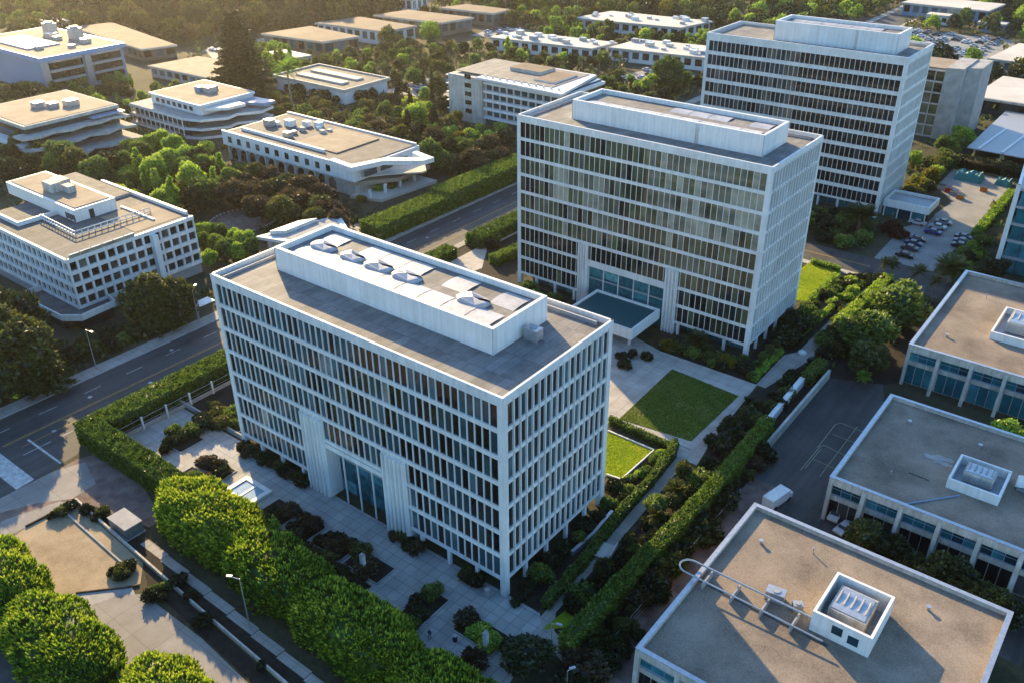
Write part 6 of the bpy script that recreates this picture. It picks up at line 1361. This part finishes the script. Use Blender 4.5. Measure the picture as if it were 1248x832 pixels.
lamp('lamp post at the foot of the nearest gravel roofed building', (16.4, -8.6), 5.0, .4, 1)
for p, l in (((-19.5, -8.7), 'white square pillar in the planter nearer the fountain'), ((3.8, -9.0), 'white square pillar in the planter nearer the garden path')):
    r = thing('light_pillar', l, 'pillar', p, 'white plaza pillars', .1)
    a = MB().box(-.3, .3, -.3, .3, 0, 3.4).make('shaft', M['paint']); a.parent = r
    a = MB().box(-.33, .33, -.33, .33, 3.4, 3.52).make('cap', M['metal']); a.parent = r
    a = MB().box(-.4, .4, -.4, .4, 0, .12).make('plinth', M['concrete']); a.parent = r
r = thing('utility_cabinet', 'grey green utility cabinet on the walk behind the low white wall', 'cabinet', (-55.6, -24.6, 0))
MB().box(-58, -53.2, -26, -23.2, .15, 2.0).make('housing', M['green_box'], r); MB().box(-58.1, -53.1, -26.1, -23.1, 2.0, 2.14).make('lid', M['concrete'], r); MB().box(-58.2, -53, -26.2, -23, 0, .15).make('plinth', M['concrete'], r)
for xx in (-57, -54.6): MB().box(xx, xx + 1.1, -26.04, -26, .4, 1.8).make('door', M['green_box'], r)
r = thing('metal_fence', 'grey mesh fence with white posts between the street hedge and the planting strip', 'fence', (-77.6, 4, 0))
for i in range(8): MB().box(-77.7, -77.4, -12.9 + i * 5, -12.6 + i * 5, 0, 2.7).make('post', M['paint'], r)
m = MB()
for i in range(7):
    y0 = -12.6 + i * 5
    for z in (.4, 1.4, 2.4): m.box(-77.58, -77.52, y0, y0 + 4.7, z, z + .07)
m.make('rail', M['metal'], r)
MB().box(-77.57, -77.53, -12.5, 22, .1, 1.0).make('base_panel', M['concrete'], r)
r = thing('wire_fence', 'thin wire fence beside the service yard hedge', 'fence', (16.8, 20, 0))
for i in range(10): MB().tube((16.7, 2 + i * 4.2, 0), (16.7, 2 + i * 4.2, 2), .05, n=6).make('post', M['metal'], r)
m = MB()
for z in (.3, 1.1, 1.95): m.tube((16.7, 2, z), (16.7, 39.8, z), .03, n=5)
m.make('rail', M['metal'], r)
tag(MB().box(-79.4, -58.95, 1.1, 1.4, 0, .9).make('strip_wall', M['concrete']), 'low concrete wall between the planting strip and the plaza', 'wall')
tag(MB().prism([(11.5, 61), (12.3, 61), (11.9, 78.5), (10.9, 78.5)], 0, 1.7).make('screen_wall', M['paint']), 'bright white slanted screen wall beside the lawn shrubs', 'wall')
tag(MB().prism([(14.6, 54.5), (15.1, 54.5), (14.9, 84), (14.4, 84)], 0, 1.9).make('court_wall', M['cream']), 'weathered concrete wall along the edge of the asphalt court', 'wall')
tag(MB().prism([(2.4, 12.6), (2.9, 12.6), (3.2, 18), (2.7, 24), (2.2, 24), (2.7, 18)], 0, .9).make('planter_wall', M['metal']), 'pale bluish planter wall along the path by the tower end', 'wall')
r = thing('garden_bench', 'white slab bench on the garden path by the cone shrubs', 'bench', (6.4, 16, 0), None, .2)
for nm, bx_ in (('seat', (-1.3, 1.3, -1.6, 1.6, .45, .6)), ('backrest', (1.15, 1.35, -1.6, 1.6, .6, 1.5)), ('leg', (-1.1, 1.1, -1.3, -1.0, 0, .45)), ('leg', (-1.1, 1.1, 1.0, 1.3, 0, .45))):
    a = MB().box(*bx_).make(nm, M['pale_roof']); a.parent = r
for p, l in (((10.2, 50.2), 'white boulder at the shrub edge beside the big lawn, nearer the bright lawn'), ((9.4, 57.8), 'white flat stone in the shrubs beside the big lawn, further up'), ((7.0, 89.6), 'pale stone on the upper garden path')):
    m = MB(); blob(m, (p[0], p[1], .35), (1.0, .8, .6), 1.0); tag(m.make('boulder', M['paint'], None, (p[0], p[1], 0)), l, 'boulder')
for p, l in (((-107.5, -16.6), 'lime green tarp covered bin at the street corner, nearer the picture edge'), ((-106.0, -11.0), 'lime green tarp covered bin under the wide spreading tree')):
    r = thing('covered_bin', l, 'bin', p, 'lime green bins', .5)
    a = MB().prism([(-1.1, -.8), (1.1, -.8), (1.1, .8), (-1.1, .8)], 0, 1.2).make('body', M['lime']); a.parent = r
    a = MB().prism([(-1.0, -.7), (1.0, -.7), (.8, .6), (-.8, .6)], 1.2, 1.5).make('lid', M['lime']); a.parent = r
r = thing('bus_shelter', 'thin pale shelter roof on a pole beside the punched window block street front', 'shelter', (-107, 26, 0))
MB().tube((-105.2, 23.6, 0), (-105.2, 23.6, 3.0), .1, n=8).make('pole', M['metal'], r); MB().prism([(-107.5, 22.6), (-105.0, 22.9), (-104.8, 28), (-107.6, 28)], 3.0, 3.2).make('roof', M['paint'], r)
# cars
def car_proto():
    r = thing('parked_car', 'x', 'car', (0, 0, 0), 'cars in the parking lot')
    prof = [(-2.2, .35), (-2.25, .75), (-2.1, .92), (-1.3, .98), (-.75, 1.42), (.6, 1.45), (1.2, .98), (2.05, .86), (2.25, .6), (2.2, .35)]
    m = MB(); w = .88
    for p, q in zip(prof, prof[1:]):
        wi = lambda z: w if z < 1.0 else w * .82
        m.face([(p[0], -wi(p[1]), p[1]), (q[0], -wi(q[1]), q[1]), (q[0], wi(q[1]), q[1]), (p[0], wi(p[1]), p[1])][::-1])
    for s in (-1, 1): m.face([(x, s * (w if z < 1.0 else w * .82), z) for x, z in (prof if s < 0 else prof[::-1])][::-1])
    m.face([(-2.2, -w, .35), (2.2, -w, .35), (2.2, w, .35), (-2.2, w, .35)][::-1])
    a = m.make('body', M['car']); a.parent = r
    g = MB()
    g.face([(.64, -.66, 1.425), (1.16, -.76, 1.03), (1.16, .76, 1.03), (.64, .66, 1.425)]); g.face([(-1.26, -.76, 1.04), (-.79, -.66, 1.41), (-.79, .66, 1.41), (-1.26, .76, 1.04)])
    for s in (-1, 1): g.face([(-1.1, s * .86, 1.03), (1.0, s * .86, 1.03), (.56, s * .735, 1.38), (-.72, s * .735, 1.38)][::s])
    for v in range(len(g.v)): x, y, z = g.v[v]; g.v[v] = (x + (.02 if x > 0 else -.02) * (abs(y) < .8), y * 1.015, z + .012)
    a = g.make('window_glass', M['glassC']); a.parent = r
    for x in (-1.35, 1.35):
        for s in (-1, 1):
            a = MB().tube((0, -.1, 0), (0, .1, 0), .33, n=14).make('wheel', M['black']); a.parent = r; a.location = (x, s * .82, .33)
    for s in (-1, 1):
        a = MB().box(2.16, 2.26, s * .6 - .2, s * .6 + .2, .62, .76).make('headlight', M['paint']); a.parent = r
    return r
C0 = car_proto(); used = False
cars = [((8.4, 163.0), 'dark car farthest from the side road in the row of four', (.02, .03, .06)), ((8.4, 159.6), 'navy car second from the far end in the row of four', (.015, .03, .09)), ((8.5, 156.0), 'dark grey car third in the row of four', (.05, .05, .055)), ((8.9, 150.8), 'black car nearest the side road in the row of four', (.01, .01, .012)),
        ((10.2, 170.2), 'bright blue car beside the annex end of the lot', (.01, .04, .16)), ((10.2, 174.7), 'silver car between the blue car and the annex', (.35, .35, .36)), ((10.6, 178.9), 'grey car closest to the annex corner', (.22, .22, .23)), ((5.0, 174.5), 'pale car tucked against the annex columns', (.4, .4, .4)),
        ((17.6, 171.5), 'dark blue car farthest along the glass building side', (.015, .025, .07)), ((18.0, 168.4), 'navy car in the middle by the glass building', (.02, .035, .10)), ((18.3, 165.4), 'dark car nearest the camera by the glass building', (.02, .022, .03))]
for (p, l, c_) in cars:
    if not used: o = C0; o.location = (*p, .02); o.rotation_euler = (0, 0, .05); o['label'] = l; used = True; o.color = (*c_, 1); [setattr(k, 'color', (*c_, 1)) for k in o.children]
    else: o = dup(C0, (*p, .02), random.choice((0.02, 3.15)) + random.uniform(-.03, .03), 1.0, l, 'cars in the parking lot', color=(*c_, 1))
dup(C0, (30.6, 45.0, .02), 1.6, .92, 'pale vehicle under the corner of the shaded building', 'cars by the shaded building', color=(.5, .5, .5, 1)); dup(C0, (32.9, 42.6, .02), 1.3, .92, 'pale vehicle beside the first leaning column of the shaded building', 'cars by the shaded building', color=(.45, .46, .5, 1))
rows = [('car in the small lot behind the second tower roof edge', (-147, -121, 264, 290), 9, .1), ('car in the crowded lot beyond the tallest tower', (-88, -28, 387, 448), 85, 1.6), ('car in the hazy lot past the white box', (-213, -178, 196, 220), 14, .4), ('car in the hazy lot before the dark wood', (-343, -322, 196, 228), 26, 1.2), ('car in the lot between the pale warehouses', (-260, -238, 304, 328), 14, .2)]
for l, (a, b, c_, d_), n, rz in rows:
    nx_ = max(2, int((b - a) / 5.6)); k = 0
    for j in range(60):
        if k >= n: break
        for i in range(nx_):
            if k >= n or random.random() < .5: continue
            y = c_ + 1 + j * 3.4
            if y > d_: break
            v = random.choice((.02, .05, .25, .5, .6)); dup(C0, (a + 2.5 + i * 5.6, y, .02), random.choice((0, 3.14)), 1.0, l, l.replace('car ', 'cars '), kids=True, color=(v, v * random.uniform(.9, 1.05), v * random.uniform(.9, 1.2), 1)); k += 1
# white van by the nearest gravel building
r = thing('parked_van', 'white flat topped van parked at the corner of the nearest gravel roof', 'van', (21.9, 42.4, 0), None, 1.35)
for nm, mat, bx_ in (('body', 'paint', (-2.6, 2.0, -1.0, 1.0, .45, 2.2)), ('hood', 'paint', (2.0, 2.9, -.95, .95, .45, 1.3)), ('windscreen', 'dark', (2.001, 2.05, -.85, .85, 1.35, 2.05))):
    a = MB().box(*bx_).make(nm, M[mat]); a.parent = r
for x in (-1.7, 1.9):
    for s in (-1, 1): a = MB().tube((0, -.12, 0), (0, .12, 0), .4, n=14).make('wheel', M['black']); a.parent = r; a.location = (x, s * .92, .4)
# tarps, play corner and cone in the parking lot
def tarped(label, p, lx, ly, h):
    r = thing('tarped_stack', label, 'tarpaulin', p); m = MB(); n = 9
    f = lambda i, j: (p[0] - lx + 2 * lx * i / n, p[1] - ly + 2 * ly * j / n, 0.02 if i in (0, n) or j in (0, n) else h * (.72 + .25 * math.sin(i * 1.9 + j) * math.cos(j * 1.3)))
    for i in range(n):
        for j in range(n): m.face([f(i, j), f(i + 1, j), f(i + 1, j + 1), f(i, j + 1)])
    m.make('cover', M['teal_tarp'], r); MB().box(p[0] - lx * .8, p[0] + lx * .8, p[1] - ly * .8, p[1] + ly * .8, 0, h * .4).make('load', M['dark'], r)
tarped('large teal tarpaulin over a stack at the far end of the parking lot', (6.8, 220.5), 4.0, 2.6, 3.0); tarped('smaller teal tarpaulin beside the glass building edge', (16.2, 222), 2.2, 2.0, 2.2)
for p, l, mt, h in (((4.9, 205.2), 'red covered crate among the clutter beside the parking lot', 'red', 1.4), ((9.0, 201.6), 'orange box pair beside the parking lot clutter', 'orange', 1.1), ((12.9, 212.3), 'small orange box alone on the parking lot', 'orange', 1.2), ((6.6, 203.6), 'blue bundle between the red crate and the orange box', 'blue', 1.0), ((2.6, 206.8), 'pale bundle at the wall end of the parking lot clutter', 'cream', 1.3)):
    r = thing('storage_box', l, 'box', p); MB().box(p[0] - .9, p[0] + .9, p[1] - .8, p[1] + .8, 0, h).make('crate', M[mt], r); MB().box(p[0] - .95, p[0] + .95, p[1] - .85, p[1] + .85, h, h + .12).make('lid', M['dark'], r)
# vents on the gravel roofs, manholes in the street
for (x, y, z, k), l in zip(((26.5, 24, 7.39, 1), (33, 26.5, 7.39, 0), (48.5, 25.5, 7.39, 1), (52, 9, 7.39, 0), (34, 66, 7.39, 1), (36, 50, 7.39, 0), (45, 66, 7.39, 1), (56, 66, 7.39, 0), (31, 99, 7.99, 1), (33, 121, 7.99, 0), (44, 123, 7.99, 1)),
    ('stub vent at the court end of the nearest gravel roof', 'thin pipe vent between the court end and the tall enclosure', 'stub vent beyond the tall enclosure on the nearest roof', 'thin pipe vent in the big shadow on the nearest roof', 'stub vent near the pale patch on the shaded roof', 'thin pipe vent at the column side of the shaded roof', 'stub vent behind the enclosure on the shaded roof', 'thin pipe vent past the fan housing on the shaded roof', 'stub vent at the front corner of the half sunlit roof', 'thin pipe vent in the shadow edge of the half sunlit roof', 'stub vent behind the enclosure of the half sunlit roof')):
    r = thing('roof_vent', l, 'vent', (x, y, z))
    MB().tube((x, y, z), (x, y, z + (.5 if k else .9)), .22 if k else .08, n=8).make('pipe', M['metal'], r); MB().tube((x, y, z + (.5 if k else .9)), (x, y, z + (.62 if k else 1.0)), .34 if k else .13, n=8).make('cap', M['metal'], r)
for p in ((-95.5, -8), (-90.8, 2), (-98.6, 12), (-91.5, 62), (-95.8, 88), (-90.2, -18)): tag(MB().tube((*p, .0), (*p, .02), .42, n=16).make('manhole_cover', M['steel']), kind='structure')
# people
def person(label, p, rz, top, stride):
    r = thing('person', label, 'person', (p[0], p[1], .03), None, rz)
    V = [(0, 0, .95), (0, 0, 1.2), (0, 0, 1.42), (0, .01, 1.53), (0, .02, 1.66), (.19, 0, 1.42), (.27, -.04, 1.14), (.25, .08, .9), (-.19, 0, 1.42), (-.27, .05, 1.14), (-.25, .14, .92), (.1, 0, .9), (.11, stride, .5), (.11, stride * .9 - .06, .06), (.12, stride + .12, .03), (-.1, 0, .9), (-.11, -stride * .6, .5), (-.11, -stride * 1.3, .07), (-.11, -stride * 1.2 + .14, .03)]
    E_ = [(0, 1), (1, 2), (2, 3), (3, 4), (2, 5), (5, 6), (6, 7), (2, 8), (8, 9), (9, 10), (0, 11), (11, 12), (12, 13), (13, 14), (0, 15), (15, 16), (16, 17), (17, 18)]
    Rr = [(.15, .11), (.15, .1), (.16, .1), (.055, .055), (.1, .11), (.065, .065), (.048, .048), (.035, .035), (.065, .065), (.048, .048), (.035, .035), (.09, .09), (.065, .065), (.045, .045), (.04, .03), (.09, .09), (.065, .065), (.045, .045), (.04, .03)]
    me = bpy.data.meshes.new('body'); me.from_pydata(V, E_, [])
    o = bpy.data.objects.new('body', me); COL.objects.link(o); o.parent = r
    o.modifiers.new('Skin', 'SKIN'); me.materials.append(M[top])
    for sv, q in zip(me.skin_vertices[0].data, Rr): sv.radius = q
    me.skin_vertices[0].data[0].use_root = True; s = o.modifiers.new('Sub', 'SUBSURF'); s.levels = 1; s.render_levels = 2
    hm = MB(); blob(hm, (0, -.015, 1.70), (.115, .12, .1), 1.0); a = hm.make('hair', M['black']); a.parent = r
    fm = MB(); blob(fm, (0, .075, 1.64), (.07, .05, .085), 1.0); a = fm.make('face', M['skin']); a.parent = r
person('person in dark clothes walking on the plaza beside the long planter', (-3.5, -12.0), .6, 'cloth', .22)
person('person in teal clothes standing by the shaded building corner', (29.3, 41.0), 2.2, 'teal_cloth', .05)
r = thing('litter_bin', 'small dark litter bin on the near plaza paving', 'bin', (-.6, -10.2, 0))
MB().tube((-.6, -10.2, .03), (-.6, -10.2, 1.0), .3, .34, 12).make('body', M['black'], r); MB().tube((-.6, -10.2, 1.0), (-.6, -10.2, 1.1), .36, .3, 12).make('lid', M['steel'], r)
r = thing('stone_post', 'short grey post at the glass foot of the nearest tower corner', 'post', (-2.1, -1.5, 0))
MB().box(-2.4, -1.8, -1.8, -1.2, 0, 1.5).make('shaft', M['concrete'], r); MB().box(-2.45, -1.75, -1.85, -1.15, 1.5, 1.6).make('cap', M['concrete'], r)

# ------------------------------------------------------------------ haze: thin scattering air over the whole site
hm, hnt, hout = newmat('haze_air'); vs = N(hnt, 'ShaderNodeVolumeScatter', Density=0.00008, Anisotropy=.85); vs.inputs['Color'].default_value = (1.0, .93, .82, 1); L(hnt, vs.outputs[0], hout.inputs['Volume'])
tag(MB().box(-1500, 1500, -1500, 1800, -2, 125).make('haze', hm), 'warm low sun haze lying over the whole district', 'haze', kind='stuff')
# ------------------------------------------------------------------ light, sky, camera
EL = 19.5; az = (-.867, .4985)
w = bpy.data.worlds.new('World'); scene.world = w; w.use_nodes = True
nt = w.node_tree; bg = nt.nodes['Background']; sky = nt.nodes.new('ShaderNodeTexSky'); sky.sky_type = 'NISHITA'; sky.sun_disc = False
sky.sun_elevation = math.radians(EL); sky.sun_rotation = math.atan2(az[0], az[1]); sky.altitude = 50; sky.air_density = 1.0; sky.dust_density = .6; sky.ozone_density = 3.0
hs = nt.nodes.new('ShaderNodeHueSaturation'); hs.inputs['Saturation'].default_value = 1.12; nt.links.new(sky.outputs[0], hs.inputs['Color']); nt.links.new(hs.outputs[0], bg.inputs[0]); hs.inputs['Hue'].default_value = .497; bg.inputs[1].default_value = 0.46
ld = bpy.data.lights.new('sun', 'SUN'); ld.energy = 14.5; ld.angle = math.radians(.5); ld.color = (1.0, .73, .36)
lo = bpy.data.objects.new('sun', ld); COL.objects.link(lo); lo.location = (-200, 120, 150)
ce = math.cos(math.radians(EL)); lo.rotation_euler = Vector((-az[0] * ce, -az[1] * ce, -math.sin(math.radians(EL)))).to_track_quat('-Z', 'Y').to_euler()
cam = bpy.data.cameras.new('camera'); co = bpy.data.objects.new('camera', cam); COL.objects.link(co); scene.camera = co
cam.sensor_width = 36; cam.lens = 36 * 1085.43 / 1248; cam.clip_end = 20000; cam.clip_start = 1
co.matrix_world = Matrix([[0.789712, -0.299921, 0.535165, 57.140624], [0.613425, 0.397482, -0.682436, -70.901799], [-0.008042, 0.867211, 0.497875, 93.901047], [0.000000, 0.000000, 0.000000, 1.000000]])
scene.view_settings.view_transform = 'Standard'; scene.view_settings.look = 'None'; scene.view_settings.exposure = 0; scene.view_settings.gamma = 1
scene.render.engine = 'CYCLES'
scene.cycles.max_bounces = 5; scene.cycles.diffuse_bounces = 3; scene.cycles.glossy_bounces = 2; scene.cycles.transmission_bounces = 2; scene.cycles.transparent_max_bounces = 4
scene.cycles.use_denoising = True; scene.cycles.volume_bounces = 0
